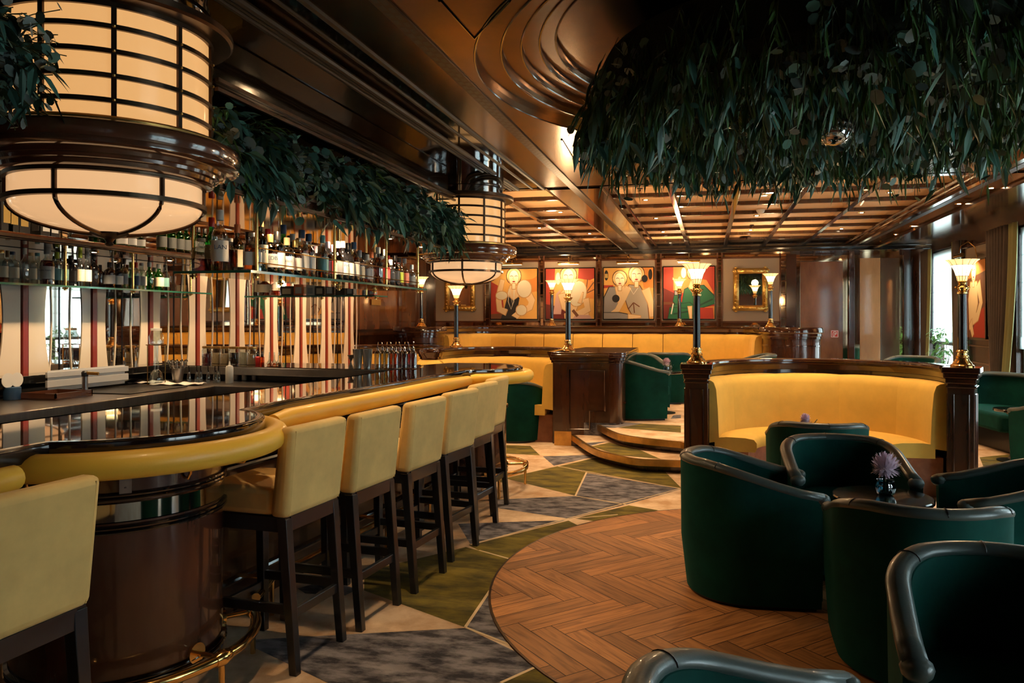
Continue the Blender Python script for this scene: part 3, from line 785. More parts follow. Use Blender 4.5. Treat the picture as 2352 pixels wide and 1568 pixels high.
# brass foot rail with brackets and posts
for D, a0, a1 in ((D1, -105, 52), (D2, -62, 85)):
    m = MB(); RF = 0.52 if D is D1 else 0.565; q = arc(D[0], D[1], RF, a0, a1, 40)
    m.tube([(x, y, 0.19) for x, y in rel(q)], 0.021, 12); fr = m.build('foot_rail', [M['brass']], bar)
    for ang in ([-68, -8, 47] if D is D1 else [-40, 25]):
        a = radians(ang); ox, oy = D[0] - BO[0], D[1] - BO[1]
        m = MB(); m.tube([(ox + 0.39 * cos(a), oy + 0.39 * sin(a), 0.19), (ox + (RF - 0.015) * cos(a), oy + (RF - 0.015) * sin(a), 0.19)], 0.011, 10)
        m.tube([(ox + 0.388 * cos(a), oy + 0.388 * sin(a), 0.19), (ox + 0.40 * cos(a), oy + 0.40 * sin(a), 0.19)], 0.04, 16)
        ta = 0.07
        m.tube([(ox + RF * cos(a + s_), oy + RF * sin(a + s_), 0.19) for s_ in (-ta, -ta * 0.6, 0, ta * 0.6, ta)], lambda t: 0.024 + 0.008 * (1 - abs(2 * t - 1)), 14)
        m.tube([(ox + RF * cos(a), oy + RF * sin(a), 0.0), (ox + RF * cos(a), oy + RF * sin(a), 0.18)], 0.012, 10)
        m.build('rail_bracket', [M['brass']], fr)
fpath = [(-2.03, 3.25)] + [(p[0] + 0.02, p[1]) for p in front_b] + [(-1.9, 6.05)]
m = MB(); m.tube([(x, y, 0.19) for x, y in rel(offset(fpath, -0.06))], 0.021, 12); fr = m.build('foot_rail', [M['brass']], bar)
for i in (1, 3, 4):
    x, y = rel(offset(fpath, -0.06))[i]; m = MB(); m.tube([(x - 0.2, y, 0.19), (x, y, 0.19)], 0.011, 8); m.tube([(x - 0.03, y, 0.19), (x + 0.0, y, 0.19)], 0.028, 10); m.tube([(x, y, 0), (x, y, 0.19)], 0.012, 8)
    m.build('rail_bracket', [M['brass']], fr)

# ---- steel working counter along the mirror, cross counter at the far end
wc = thing('working_counter', 'low brushed steel working counter with black back ledge along the mirror', 'counter', (-4.4, 3.0, 0))
m = MB(); m.box(-0.48, 0.40, -4.5, 2.60, 0.86, 0.95); m.build('steel_top', [M['steel']], wc, sharp=None, bev=0.006)
m = MB(); m.box(-0.48, 0.34, -4.5, 2.60, 0.0, 0.86); m.build('base_cabinet', [M['black']], wc, sharp=None)
m = MB(); m.box(-0.548, -0.30, -4.5, 2.95, 1.04, 1.10); m.box(-0.548, -0.42, -4.5, 2.95, 0.95, 1.04); m.build('back_ledge', [M['black_lacquer']], wc, sharp=None, bev=0.008)
m = MB()
for j in range(60):
    y = -0.55 + j * 0.022
    if j != 30: m.box(0.341, 0.35, y, y + 0.012, 0.74, 0.82)
m.box(0.338, 0.346, -0.6, 0.8, 0.72, 0.84); m.build('vent_grille', [M['steel']], wc, sharp=None)
xc = thing('cross_counter', 'raised bar counter with steel edge running across to the mirror, jars on top', 'counter', (-3.6, 6.2, 0))
m = MB(); m.prism([(-1.33, -0.15), (-0.98, -0.15), (0.99, -0.34), (1.01, 0.45), (-1.33, 0.45)], 1.01, 1.078); m.build('steel_top', [M['steel']], xc, sharp=None, bev=0.005)
m = MB(); m.prism([(-1.31, -0.12), (-0.98, -0.12), (0.97, -0.30), (1.0, 0.44), (-1.31, 0.44)], 1.0785, 1.083); m.build('counter_slab', [M['counter']], xc, sharp=None)
m = MB(); m.prism([(-1.33, 0.04), (1.0, -0.10), (1.0, 0.42), (-1.33, 0.42)], 0.0, 1.0); m.build('base_cabinet', [M['black']], xc, sharp=None)
m = MB(); m.prism([(-1.28, -0.598), (-0.42, -0.598), (1.0, -0.66), (1.0, -0.12), (-1.28, 0.0)], 0.86, 0.95); m.build('lower_shelf', [M['steel']], xc, sharp=None, bev=0.005)

# ---- canopy over the bar: soffit slab, trims, mirror underside
cp = thing('bar_canopy', 'dark lacquered canopy with bronze mirror underside hung over the bar shelf', 'canopy', (-2.6, 3.0, 2.1))
m = MB(); m.box(-0.55, 0.30, 0.22, 3.70, 0.03, 0.10); m.box(-0.55, -0.32, -4.5, 0.22, 0.03, 0.10); m.box(-0.25, 0.08, -4.5, -0.80, 0.03, 0.10); m.build('slab', [M['mahogany_cap']], cp, sharp=None, bev=0.01)
m = MB(); m.box(-0.54, 0.29, 0.23, 3.69, 0.022, 0.029); m.build('mirror_underside', [M['bronze_mirror']], cp, sharp=None)
m = MB(); m.box(-0.55, -0.50, -4.5, 3.8, 0.10, 0.8); m.build('back_board', [M['dark_wall']], cp, sharp=None)
m = MB(); m.box(-0.55, 0.30, 0.22, 3.70, 0.50, 0.55); m.box(-0.5, 0.25, 0.22, 3.69, 0.55, 0.80); m.box(-0.5, -0.32, -4.5, 0.22, 0.50, 0.80); m.build('bulkhead', [M['bar_lacquer']], cp, sharp=None, bev=0.008)
m = MB()
for z, x in ((0.495, 0.31), (0.54, 0.312), (0.10, 0.305), (0.035, 0.305)): m.bar((x, 0.22, z), (x, 3.70, z), 0.02, 0.018)
m.build('trim_strip', [M['bronze']], cp, sharp=None)

# ---- glass bottle shelves on brass posts
def shelf(label, name, x0, x1, y0, y1, z, posts, ztop, o):
    t = thing(name, label, 'shelf', o)
    m = MB(); m.box(x0 - o[0], x1 - o[0], y0 - o[1], y1 - o[1], -0.006, 0.006); m.build('glass_pane', [M['shelf_glass']], t, sharp=None)
    m = MB(); e = 0.0045
    X0, X1, Y0, Y1 = x0 - o[0], x1 - o[0], y0 - o[1], y1 - o[1]
    m.box(X1 + 0.0005, X1 + e, Y0, Y1, -0.007, 0.007); m.box(X0, X1, Y0 - e, Y0 - 0.0005, -0.007, 0.007); m.build('polished_edge', [M['glass_edge']], t, sharp=None)
    for px_, py_ in posts:
        m = MB(); m.tube([(px_ - o[0], py_ - o[1], -0.03), (px_ - o[0], py_ - o[1], ztop - o[2])], 0.010, 10)
        m.lathe([(0.02, -0.02), (0.022, -0.012), (0.02, -0.008)], 12, (px_ - o[0], py_ - o[1], 0)); m.build('post', [M['brass']], t)
    return t
SX, SZ = -2.36, 1.752
fp = [(-2.40, 3.72), (-2.40, 4.60), (-2.40, 5.42), (-2.40, 6.06)]
bs = shelf('long glass shelf of whisky bottles hung on brass posts over the bar', 'bottle_shelf', -2.82, SX, 3.60, 6.16, SZ, fp + [(-2.79, y) for _, y in fp], 2.12, (-2.6, 4.8, SZ))
m = MB()
for z in (0.055, 0.135): m.tube([(-2.385 + 2.6, 3.72 - 4.8, z), (-2.385 + 2.6, 6.06 - 4.8, z)], 0.0035, 6)
m.build('guard_wire', [M['brass']], bs)
# upper board and lower glass shelf along the mirror
ub = thing('upper_shelf', 'dark board with brass front edge carrying boxes and green bottles above the mirror', 'shelf', (-4.7, 4.5, 2.03))
m = MB(); m.box(-0.25, 0.24, -4.5, 2.05, 0.0, 0.045); m.build('board', [M['mahogany_cap']], ub, sharp=None, bev=0.006)
m = MB(); m.box(-0.24, 0.23, -4.5, 2.04, -0.006, -0.001); m.build('mirror_underside', [M['bronze_mirror']], ub, sharp=None)
m = MB(); m.box(0.2405, 0.252, -4.5, 2.05, 0.012, 0.03); m.build('edge_strip', [M['bronze']], ub, sharp=None)
wp_ = [(-4.74, y) for y in (4.86, 5.55, 6.28)]
ws = shelf('glass shelf of gin bottles in front of the mirror under the dark board', 'bottle_shelf', -4.94, -4.71, 2.6, 6.55, SZ - 0.005, wp_, 2.022, (-4.82, 4.8, SZ - 0.005))
ls = shelf('short low glass shelf of boxes and decanters running across behind the bar', 'bottle_shelf', -4.62, -3.2, 6.95, 7.25, 1.73, [(-4.55, 6.98), (-4.55, 7.2), (-3.9, 7.2), (-3.3, 6.98), (-3.3, 7.2)], 2.1, (-3.9, 7.1, 1.73))
m = MB(); m.box(-4.9, -2.85, 6.95, 7.25, 2.10, 2.16); tag(m.build('cross_canopy', [M['mahogany_cap']], sharp=None, bev=0.006), 'dark board above the short cross shelf behind the bar', 'canopy')

# ---- the two large drum pendants
def pendant(label, x, y):
    t = thing('drum_pendant', label, 'pendant lamp', (x, y, 1.80), group='large drum pendants over the bar')
    Z = lambda z: z - 1.80
    m = MB(); m.lathe([(0.375, Z(2.20)), (0.378, Z(2.22)), (0.378, Z(2.645)), (0.375, Z(2.66))], 64); g = m.build('glass_drum', [M['lamp_glass']], t)
    m = MB()
    for z in (2.215, 2.30, 2.39, 2.48, 2.57, 2.65):
        m = MB(); m.lathe([(0.379, Z(z) - 0.009), (0.392, Z(z) - 0.009), (0.392, Z(z) + 0.009), (0.379, Z(z) + 0.009)], 64); m.build('hoop', [M['bronze']], g)
    for k in range(10):
        m = MB()
        a = 2 * pi * k / 10 + radians(26); ca, sa = cos(a), sin(a)
        p = lambda r_, tt, z: (r_ * ca - tt * sa, r_ * sa + tt * ca, Z(z))
        m.hull([p(0.379, -0.009, 2.2), p(0.390, -0.009, 2.2), p(0.390, 0.009, 2.2), p(0.379, 0.009, 2.2)], [p(0.379, -0.009, 2.66), p(0.390, -0.009, 2.66), p(0.390, 0.009, 2.66), p(0.379, 0.009, 2.66)])
        for z in (2.30, 2.39, 2.48, 2.57):
            m.lathe([(0.0, -0.006), (0.006, -0.003), (0.006, 0.003), (0.0, 0.006)], 8, Vector(p(0.395, 0, z)), mi=1)
        m.build('upright', [M['bronze'], M['brass_dull']], g, sharp=None)
    m = MB(); m.lathe([(0.30, Z(2.66)), (0.46, Z(2.66)), (0.47, Z(2.67)), (0.47, Z(2.695)), (0.455, Z(2.70)), (0.38, Z(2.71))], 64); m.build('top_flange', [M['bronze']], t)
    m = MB(); m.lathe([(0.37, Z(2.70)), (0.37, Z(2.77)), (0.385, Z(2.775)), (0.385, Z(2.795)), (0.37, Z(2.80)), (0.37, Z(2.90))], 64); m.build('nickel_column', [M['chrome']], t)
    m = MB(); m.lathe([(0.40, Z(2.232)), (0.44, Z(2.232)), (0.447, Z(2.225)), (0.447, Z(2.21))], 64); m.build('brass_band', [M['brass_dull']], t)
    m = MB(); m.lathe([(0.36, Z(2.215)), (0.47, Z(2.212)), (0.49, Z(2.205)), (0.500, Z(2.19)), (0.502, Z(2.165)), (0.495, Z(2.145)), (0.497, Z(2.14)), (0.495, Z(2.125)), (0.48, Z(2.117)), (0.435, Z(2.114)), (0.43, Z(2.10)), (0.415, Z(2.097)), (0.412, Z(2.085)), (0.40, Z(2.08)), (0.395, Z(2.065)), (0.385, Z(2.06)), (0.33, Z(2.055))], 72); m.build('wood_collar', [M['copper_wood']], t)
    m = MB(); m.lathe([(0.345, Z(2.06)), (0.347, Z(2.05)), (0.347, Z(1.97))] + [(0.347 * cos(radians(a_)), Z(1.965) - 0.115 * sin(radians(a_))) for a_ in range(0, 86, 6)] + [(0.0, Z(1.85))], 64)
    d = m.build('glass_dome', [M['dome_glass']], t)
    m = MB()
    for z, r_ in ((2.055, 0.348), (1.965, 0.35)): m.lathe([(r_, Z(z) - 0.011), (r_ + 0.016, Z(z) - 0.009), (r_ + 0.016, Z(z) + 0.009), (r_, Z(z) + 0.011)], 64)
    for k in range(6):
        a = 2 * pi * k / 6 + radians(-18); ca, sa = cos(a), sin(a)
        m.tube([(0.352 * ca, 0.352 * sa, Z(2.05)), (0.352 * ca, 0.352 * sa, Z(1.97))], 0.010, 6)
        m.tube([((0.35 * cos(radians(b))) * ca, (0.35 * cos(radians(b))) * sa, Z(1.962) - 0.118 * sin(radians(b))) for b in range(0, 88, 8)], 0.0085, 6)
    m.build('rib_cage', [M['bronze']], d)
    m = MB(); m.lathe([(0.075, Z(1.862)), (0.07, Z(1.845)), (0.045, Z(1.835)), (0.02, Z(1.828)), (0.012, Z(1.815)), (0.018, Z(1.806)), (0.010, Z(1.80)), (0.0, Z(1.798))], 24); m.build('finial', [M['bronze']], t)
    return t
L1 = (-2.40, 2.68); L2 = (-2.35, 7.22)
pendant('large drum pendant of amber glass in bronze hoops, nearest, above the round counter end', *L1)
pendant('smaller looking drum pendant of amber glass at the far end of the bar garland', *L2)

# ---- bar stools
def make_stool():
    t = thing('bar_stool', '', 'bar stool')
    m = MB(); m.box(-0.15, 0.23, -0.205, 0.205, 0.665, 0.785); m.build('seat', [M['stool_cloth']], t, bev=0.028, seg=3)
    m = MB()
    b = [(-0.225, -0.21, 0.66), (-0.135, -0.21, 0.66), (-0.135, 0.21, 0.66), (-0.225, 0.21, 0.66)]
    q = [(-0.262, -0.215, 1.045), (-0.185, -0.215, 1.045), (-0.185, 0.215, 1.045), (-0.262, 0.215, 1.045)]
    m.hull(b, q); bk = m.build('backrest', [M['stool_cloth']], t, bev=0.026, seg=3)
    for s in (-1, 1):
        m = MB(); m.tube([(-0.222, s * 0.186, 0.67), (-0.258, s * 0.19, 1.03)], 0.0035, 5); m.build('piping', [M['stool_cloth']], bk)
    for s in (-1, 1):
        m = MB(); m.beam((-0.245, s * 0.178, 0.0), (-0.192, s * 0.178, 0.655), 0.036, 0.036, 0.046, 0.046); m.build('leg', [M['black_wood']], t, sharp=None, bev=0.003)
        m = MB(); m.beam((0.185, s * 0.178, 0.0), (0.195, s * 0.178, 0.665), 0.036, 0.036, 0.046, 0.046); m.build('leg', [M['black_wood']], t, sharp=None, bev=0.003)
    m = MB(); m.box(-0.21, 0.215, -0.2, -0.165, 0.60, 0.662); m.box(-0.21, 0.215, 0.165, 0.2, 0.60, 0.662); m.box(-0.215, -0.18, -0.165, 0.165, 0.60, 0.662); m.box(0.18, 0.215, -0.165, 0.165, 0.60, 0.662)
    m.build('seat_frame', [M['black_wood']], t, sharp=None)
    for a, b in (((-0.222, -0.178, 0.27), (0.188, -0.178, 0.27)), ((-0.222, 0.178, 0.27), (0.188, 0.178, 0.27)), ((-0.222, -0.178, 0.25), (-0.222, 0.178, 0.25)), ((0.188, -0.178, 0.22), (0.188, 0.178, 0.22))):
        m = MB(); m.bar(a, b, 0.022, 0.042); m.build('stretcher', [M['black_wood']], t, sharp=None, bev=0.003)
    return t
rear = [((683, 1549), (790.8, 1472)), ((832, 1447), (919, 1390)), ((960, 1360), (1019.7, 1317)), ((1049.5, 1289.6), (1088.4, 1253)), ((1109, 1229), (1132.8, 1200)), ((1144.7, 1183), (1159.3, 1159))]
st0 = make_stool(); GST = 'bar stools along the counter'
first = True
st_lab = ['second from the camera', 'third from the camera', 'fourth from the camera', 'fourth from the far end', 'next to the last at the far end', 'farthest, beside the round counter end']
st_lab = ['nearest of the six, its seat showing', 'second in the row from the near drum', 'third in the row from the near drum', 'fourth in the row of six', 'last but one in the row', 'last in the row of six']
for i, (a, b) in enumerate(rear):
    A, B = gz(*a, 0), gz(*b, 0)
    mid = (A + B) / 2
    X = -1.655 if i else -1.675
    rz = radians([175, 174, 174, 172, 174, 178][i])
    s = st0 if first else copy_tree(st0); first = False
    fx, fy = cos(rz), sin(rz)
    s.location = (mid.x - 0.012 + fx * 0.245, mid.y + fy * 0.245, 0); s.rotation_euler = (0, 0, rz)
    tag(s, 'pale yellow velvet bar stool on black legs, ' + st_lab[i], 'bar stool', GST)
s = copy_tree(st0)
bk_a = gz(228, 1098, 1.03); s.rotation_euler = (0, 0, radians(176)); s.location = (bk_a.x - 0.255, bk_a.y - 0.20, 0)
tag(s, 'pale yellow velvet bar stool cut off at the left edge before the drum', 'bar stool', GST)
# ================================================================== BOOTHS
def sub(path, t0, t1, n=10):
    L = [0.0]
    for i in range(len(path) - 1): L.append(L[-1] + (Vector(path[i + 1]) - Vector(path[i])).length)
    out = []
    for k in range(n + 1):
        d = (t0 + (t1 - t0) * k / n) * L[-1]
        for i in range(len(path) - 1):
            if d <= L[i + 1] + 1e-9:
                f = (d - L[i]) / max(1e-9, L[i + 1] - L[i]); out.append((path[i][0] + (path[i + 1][0] - path[i][0]) * f, path[i][1] + (path[i + 1][1] - path[i][1]) * f)); break
    return out
def post(parent, x, y, rz, h=1.11, w=0.20, name='end_post'):
    R_ = Matrix.Rotation(rz, 3, 'Z')
    def bx(mb, sx, sy, z0, z1, mi=0):
        c = [R_ @ Vector((a, b, 0)) + Vector((x, y, 0)) for a, b in ((-sx, -sy), (sx, -sy), (sx, sy), (-sx, sy))]
        mb.hull([(p.x, p.y, z0) for p in c], [(p.x, p.y, z1) for p in c], mi)
    m = MB(); a = w / 2
    bx(m, a, a, 0.0, h - 0.05); bx(m, a + 0.022, a + 0.022, 0.0, 0.14); bx(m, a + 0.012, a + 0.012, h - 0.17, h - 0.15)
    p = m.build(name, [M['mahogany']], parent, sharp=None, bev=0.008)
    m = MB(); bx(m, a + 0.014, a + 0.014, h - 0.135, h - 0.09); bx(m, a + 0.028, a + 0.028, h - 0.09, h - 0.05); bx(m, a + 0.040, a + 0.040, h - 0.05, h)
    m.build('post_cap', [M['mahogany_cap']], p, sharp=None, bev=0.008)
    m = MB()
    for k in range(4):
        Q = Matrix.Rotation(rz + k * pi / 2, 3, 'Z'); pts = [Q @ Vector((a + 0.001, b, 0)) + Vector((x, y, 0)) for b in (-a + 0.045, a - 0.045)]
        z0, z1 = 0.2, h - 0.22
        c = [Vector((pts[0].x, pts[0].y, z0)), Vector((pts[1].x, pts[1].y, z0)), Vector((pts[1].x, pts[1].y, z1)), Vector((pts[0].x, pts[0].y, z1))]
        m.tube(c, 0.009, 6, closed=True)
    m.build('post_moulding', [M['mahogany_cap']], p)
def booth(label, o, path, z=0.0, panels=6, seats=3, gaps=True, post_l=True, post_r=True, seat_d=0.56, hcap=1.11, trim=0.0):
    t = thing('banquette_booth', label, 'booth', (o[0], o[1], z), group='yellow velvet booths with dark wood backs')
    pth = [(x - o[0], y - o[1]) for x, y in path]
    h = hcap
    m = MB(); m.sweep(pth, [(0.0, 0.0), (0.0, h - 0.05), (0.10, h - 0.05), (0.10, 0.0)]); m.build('back_wall', [M['mahogany']], t, sharp=30)
    m = MB(); m.sweep(pth, [(-0.035, h - 0.02), (-0.03, h - 0.004), (-0.02, h), (0.155, h), (0.168, h - 0.006), (0.17, h - 0.022), (0.158, h - 0.03), (0.158, h - 0.045), (0.145, h - 0.055), (0.135, h - 0.10), (0.12, h - 0.108), (0.12, h - 0.135), (0.0, h - 0.135), (-0.01, h - 0.06), (-0.03, h - 0.05)]); m.build('cap_rail', [M['mahogany_cap']], t, sharp=30)
    zb = h - 0.14
    pf = lambda k, s_: [(0.10, 0.40), (0.10, zb - 0.012), (0.125, zb - 0.001 - 0.006 * k), (0.165, zb - 0.003 - 0.01 * k), (0.20 - 0.008 * k, zb - 0.03), (0.222 - 0.009 * k, zb - 0.09), (0.238 - 0.011 * k, zb - 0.26), (0.25 - 0.011 * k, 0.42)]
    for i in range(panels):
        a, b = trim + (1 - 2 * trim) * i / panels, trim + (1 - 2 * trim) * (i + 1) / panels
        m = MB(); sp = sub(pth, a + 0.0008, b - 0.0008, 8); n8 = len(sp)
        # pillowed panel: ends a little thinner than the middle
        for q in range(n8 - 1):
            pass
        base = MB(); rows = []
        for q in range(n8):
            e = min(q, n8 - 1 - q); k = 1.0 if e == 0 else (0.35 if e == 1 else 0.0)
            rows.append(pf(k, 0))
        # sweep with a varying profile
        vs = []
        for q in range(n8):
            p = Vector(sp[q]); A = Vector(sp[max(q - 1, 0)]); B = Vector(sp[min(q + 1, n8 - 1)]); d = (B - A).normalized(); nn = Vector((d.y, -d.x))
            vs += [(p.x + nn.x * of, p.y + nn.y * of, zz) for of, zz in rows[q]]
        n = 8; fs = []
        for q in range(n8 - 1):
            for j in range(n): fs.append((q * n + j, (q + 1) * n + j, (q + 1) * n + (j + 1) % n, q * n + (j + 1) % n))
        fs.append(tuple(range(n))); fs.append(tuple((n8 - 1) * n + j for j in range(n - 1, -1, -1)))
        m.add(vs, fs); m.build('back_cushion', [M['yellow']], t, sharp=50)
    for i in range(seats):
        a, b = trim + (1 - 2 * trim) * i / seats, trim + (1 - 2 * trim) * (i + 1) / seats
        m = MB(); m.sweep(sub(pth, a + 0.001, b - 0.001, 14), [(0.20, 0.335), (0.20, 0.45), (0.30, 0.462), (seat_d - 0.10, 0.458), (seat_d - 0.025, 0.445), (seat_d, 0.415), (seat_d, 0.36), (seat_d - 0.015, 0.335)]); m.build('seat_cushion', [M['yellow']], t, sharp=50)
        a += 0.02 if gaps else 0; b -= 0.02 if gaps else 0
        m = MB(); m.sweep(sub(pth, a, b, 10), [(0.12, 0.0), (0.12, 0.333), (seat_d - 0.07, 0.333), (seat_d - 0.07, 0.0)]); m.build('seat_plinth', [M['plinth_stone']], t, sharp=30)
    return t
pa = [(-0.155, 6.93)] + arc(BA[0], BA[1], BA[2], 180, 0, 30) + [(2.045, 6.93)]
bA = booth('semicircular yellow booth between two lamp posts at the centre right', (BA[0], BA[1]), pa, panels=5, trim=0.0)
post(bA, -0.11 - BA[0], 6.92 - BA[1], 0.0); post(bA, 2.03 - BA[0], 6.86 - BA[1], radians(-22))
pbB = [(-3.60, 9.5)] + arc(BB[0], BB[1], BB[2], 180, 0, 26) + [(-1.75, 9.05)]
bB = booth('yellow booth beyond the bar end, left of the carpeted steps', (BB[0], BB[1]), pbB, panels=6, trim=0.0)
pbC = arc(BC[0], BC[1], BC[2] - 0.01, 172, 0, 24) + [(-3.61, 9.5)]
bC = booth('yellow booth seen over the cross counter, next to the mirror', (BC[0], BC[1]), pbC, panels=5)
m = MB(); c = (-3.605 - BB[0], 9.60 - BB[1], 0); m.lathe([(0.25, 0.40), (0.245, 0.80), (0.215, 0.92), (0.16, 0.965), (0.0, 0.97)], 28, c); m.build('corner_cushion', [M['yellow']], bB, sharp=60)
m = MB(); m.lathe([(0.14, 0.975), (0.14, 1.0), (0.165, 1.05), (0.175, 1.085), (0.16, 1.111), (0.0, 1.111)], 28, c); m.build('corner_cap', [M['mahogany_cap']], bB, sharp=60)
m = MB(); m.prism([(x - BB[0], y - BB[1]) for x, y in ((-3.61, 9.7), (-3.52, 10.25), (-3.25, 10.6), (-3.2, 10.85), (-3.95, 10.95), (-3.72, 10.6))], 0, 1.095); m.build('corner_infill', [M['mahogany_cap']], bB, sharp=None, bev=0.01)
# wide rounded partition at the end of the second booth
m = MB(); q = [(-1.80, 8.93), (-1.15, 8.93)] + arc(-1.15, 9.08, 0.15, -90, 0, 6) + [(-1.0, 10.6), (-1.74, 10.6), (-1.74, 9.06), (-1.80, 9.06)]
m.prism([(x - BB[0], y - BB[1]) for x, y in q], 0.0, 1.03); pe = m.build('end_partition', [M['mahogany']], bB, sharp=30)
def fat(e): return [(-1.80 - e, 8.93 - e), (-1.15, 8.93 - e)] + arc(-1.15, 9.08, 0.15 + e, -90, 0, 8) + [(-1.0 + e, 10.6), (-1.70, 10.6), (-1.78 - e, 9.4)]
m = MB()
for e, z0, z1 in ((0.012, 0.98, 1.01), (0.028, 1.01, 1.05), (0.045, 1.05, 1.085), (0.04, 1.085, 1.11)): m.prism([(x - BB[0], y - BB[1]) for x, y in fat(e)], z0, z1)
m.build('partition_cap', [M['mahogany_cap']], pe, sharp=30, bev=0.006)
m = MB(); m.tube([(-1.62 - BB[0], 8.925 - BB[1], 0.2), (-1.62 - BB[0], 8.925 - BB[1], 0.9), (-1.2 - BB[0], 8.925 - BB[1], 0.9), (-1.2 - BB[0], 8.925 - BB[1], 0.42), (-1.38 - BB[0], 8.925 - BB[1], 0.42), (-1.38 - BB[0], 8.925 - BB[1], 0.2)], 0.012, 6, closed=True)
m.tube([(-0.992 - BB[0], 9.15 - BB[1], 0.5), (-0.992 - BB[0], 10.0 - BB[1], 0.5)], 0.014, 6); m.build('partition_moulding', [M['mahogany_cap']], pe)
m = MB(); m.box(-1.805 - BB[0], -1.60 - BB[0], 8.915 - BB[1], 8.93 - BB[1], 0.0, 0.17); m.build('brass_kick_plate', [M['brass_dull']], pe, sharp=None)
m = MB(); m.prism([(x - BB[0], y - BB[1]) for x, y in [(-1.45, 8.926), (-1.1, 8.926), (-1.02, 9.0), (-1.0, 9.3), (-1.2, 9.2)]], 0.0, 0.28); m.build('carpet_skirting', [M['carpet_slate']], pe, sharp=None)
# long banquette on the raised floor against the far wall
pD = [(-4.75, 12.95), (-4.72, 13.7)] + arc(-3.95, 13.7, 0.75, 170, 95, 8) + [(-2.6, 14.42), (-1.4, 14.42), (-0.2, 14.42)] + arc(0.25, 13.75, 0.68, 88, 5, 8) + [(0.95, 13.1)]
bD = booth('long yellow banquette under the paintings on the raised floor', (-1.9, 14.0), pD, z=PLAT, panels=14, seats=7, gaps=False)
for (x, y, r) in ((-5.0, 12.75, 0.42), (1.30, 13.0, 0.45)):
    m = MB(); c = (x + 1.9, y - 14.0, 0)
    m.lathe([(r - 0.02, 0), (r, 0.0), (r, 0.93), (r - 0.02, 0.93)], 40, c); d = m.build('end_drum', [M['mahogany']], bD)
    m = MB(); m.lathe([(r, 0.92), (r + 0.02, 0.925), (r + 0.02, 0.96), (r + 0.035, 0.97), (r + 0.035, 1.01), (r + 0.055, 1.03), (r + 0.055, 1.09), (r + 0.04, 1.11), (0, 1.11)], 40, c)
    m.lathe([(r, 0.80), (r + 0.01, 0.805), (r + 0.01, 0.825), (r, 0.83)], 40, c); m.build('drum_cap', [M['mahogany_cap']], d)

# ================================================================== TORCH LAMPS
def make_torch():
    t = thing('torch_lamp', '', 'lamp')
    m = MB(); m.lathe([(0.088, 0), (0.09, 0.012), (0.082, 0.02), (0.075, 0.022), (0.07, 0.035), (0.055, 0.05), (0.052, 0.06), (0.046, 0.07), (0.050, 0.08), (0.050, 0.088), (0.040, 0.095), (0.037, 0.115), (0.045, 0.12), (0.045, 0.13), (0.036, 0.14)], 24); m.build('base', [M['brass']], t)
    m = MB(); prof = [(0.034, 0.138), (0.030, 0.60)]; seg = 32; vs = []; fs = []
    for r, z in prof:
        for j in range(seg): rr = r * (1.0 if j % 2 else 0.93); vs.append((rr * cos(2 * pi * j / seg), rr * sin(2 * pi * j / seg), z))
    for j in range(seg): fs.append((j, (j + 1) % seg, seg + (j + 1) % seg, seg + j))
    m.add(vs, fs); m.build('column', [M['black_lacquer']], t, sharp=60)
    m = MB(); m.lathe([(0.033, 0.595), (0.04, 0.60), (0.04, 0.612), (0.033, 0.618), (0.03, 0.63), (0.045, 0.64), (0.048, 0.65), (0.036, 0.66), (0.030, 0.675), (0.036, 0.69), (0.030, 0.70), (0.028, 0.715)], 24)
    for k in range(8): a = 2 * pi * k / 8; m.tube([(0.034 * cos(a), 0.034 * sin(a), 0.63), (0.05 * cos(a), 0.05 * sin(a), 0.655), (0.056 * cos(a), 0.056 * sin(a), 0.65)], 0.006, 6)
    m.build('capital', [M['brass']], t)
    def ring(r, z, lob=0.0, n=48): return [((r + lob * abs(cos(6 * 2 * pi * j / n)) ** 1.0) * cos(2 * pi * j / n), (r + lob * abs(cos(6 * 2 * pi * j / n))) * sin(2 * pi * j / n), z) for j in range(n)]
    def skin(rows, mat, nm, par):
        m = MB(); n = 48; vs = [p for r_ in rows for p in r_]; fs = []
        for i in range(len(rows) - 1):
            for j in range(n): fs.append((i * n + j, i * n + (j + 1) % n, (i + 1) * n + (j + 1) % n, (i + 1) * n + j))
        m.add(vs, fs); return m.build(nm, [mat], par, sharp=70)
    sh = skin([ring(0.036, 0.705), ring(0.046, 0.745)], M['torch_glass'], 'lamp_shade', t)
    skin([ring(0.046, 0.745), ring(0.06, 0.79), ring(0.082, 0.835)], M['torch_glow'], 'glowing_glass', sh)
    skin([ring(0.082, 0.835, 0.004), ring(0.105, 0.865, 0.006), ring(0.122, 0.878, 0.008)], M['torch_glass'], 'flared_rim', sh)
    m = MB()
    for r, z in ((0.047, 0.745), (0.0835, 0.835)): m.lathe([(r, z - 0.002), (r + 0.003, z), (r, z + 0.002)], 32)
    for k in range(12):
        a = 2 * pi * (k + 0.5) / 12; m.tube([(r * cos(a), r * sin(a), z) for r, z in ((0.0375, 0.705), (0.0475, 0.745), (0.0615, 0.79), (0.084, 0.835), (0.106, 0.865), (0.124, 0.879))], 0.0016, 4)
    m.build('leading', [M['lead']], sh)
    return t
T0 = make_torch(); GT = 'torch lamps with flared glass shades'; first = True
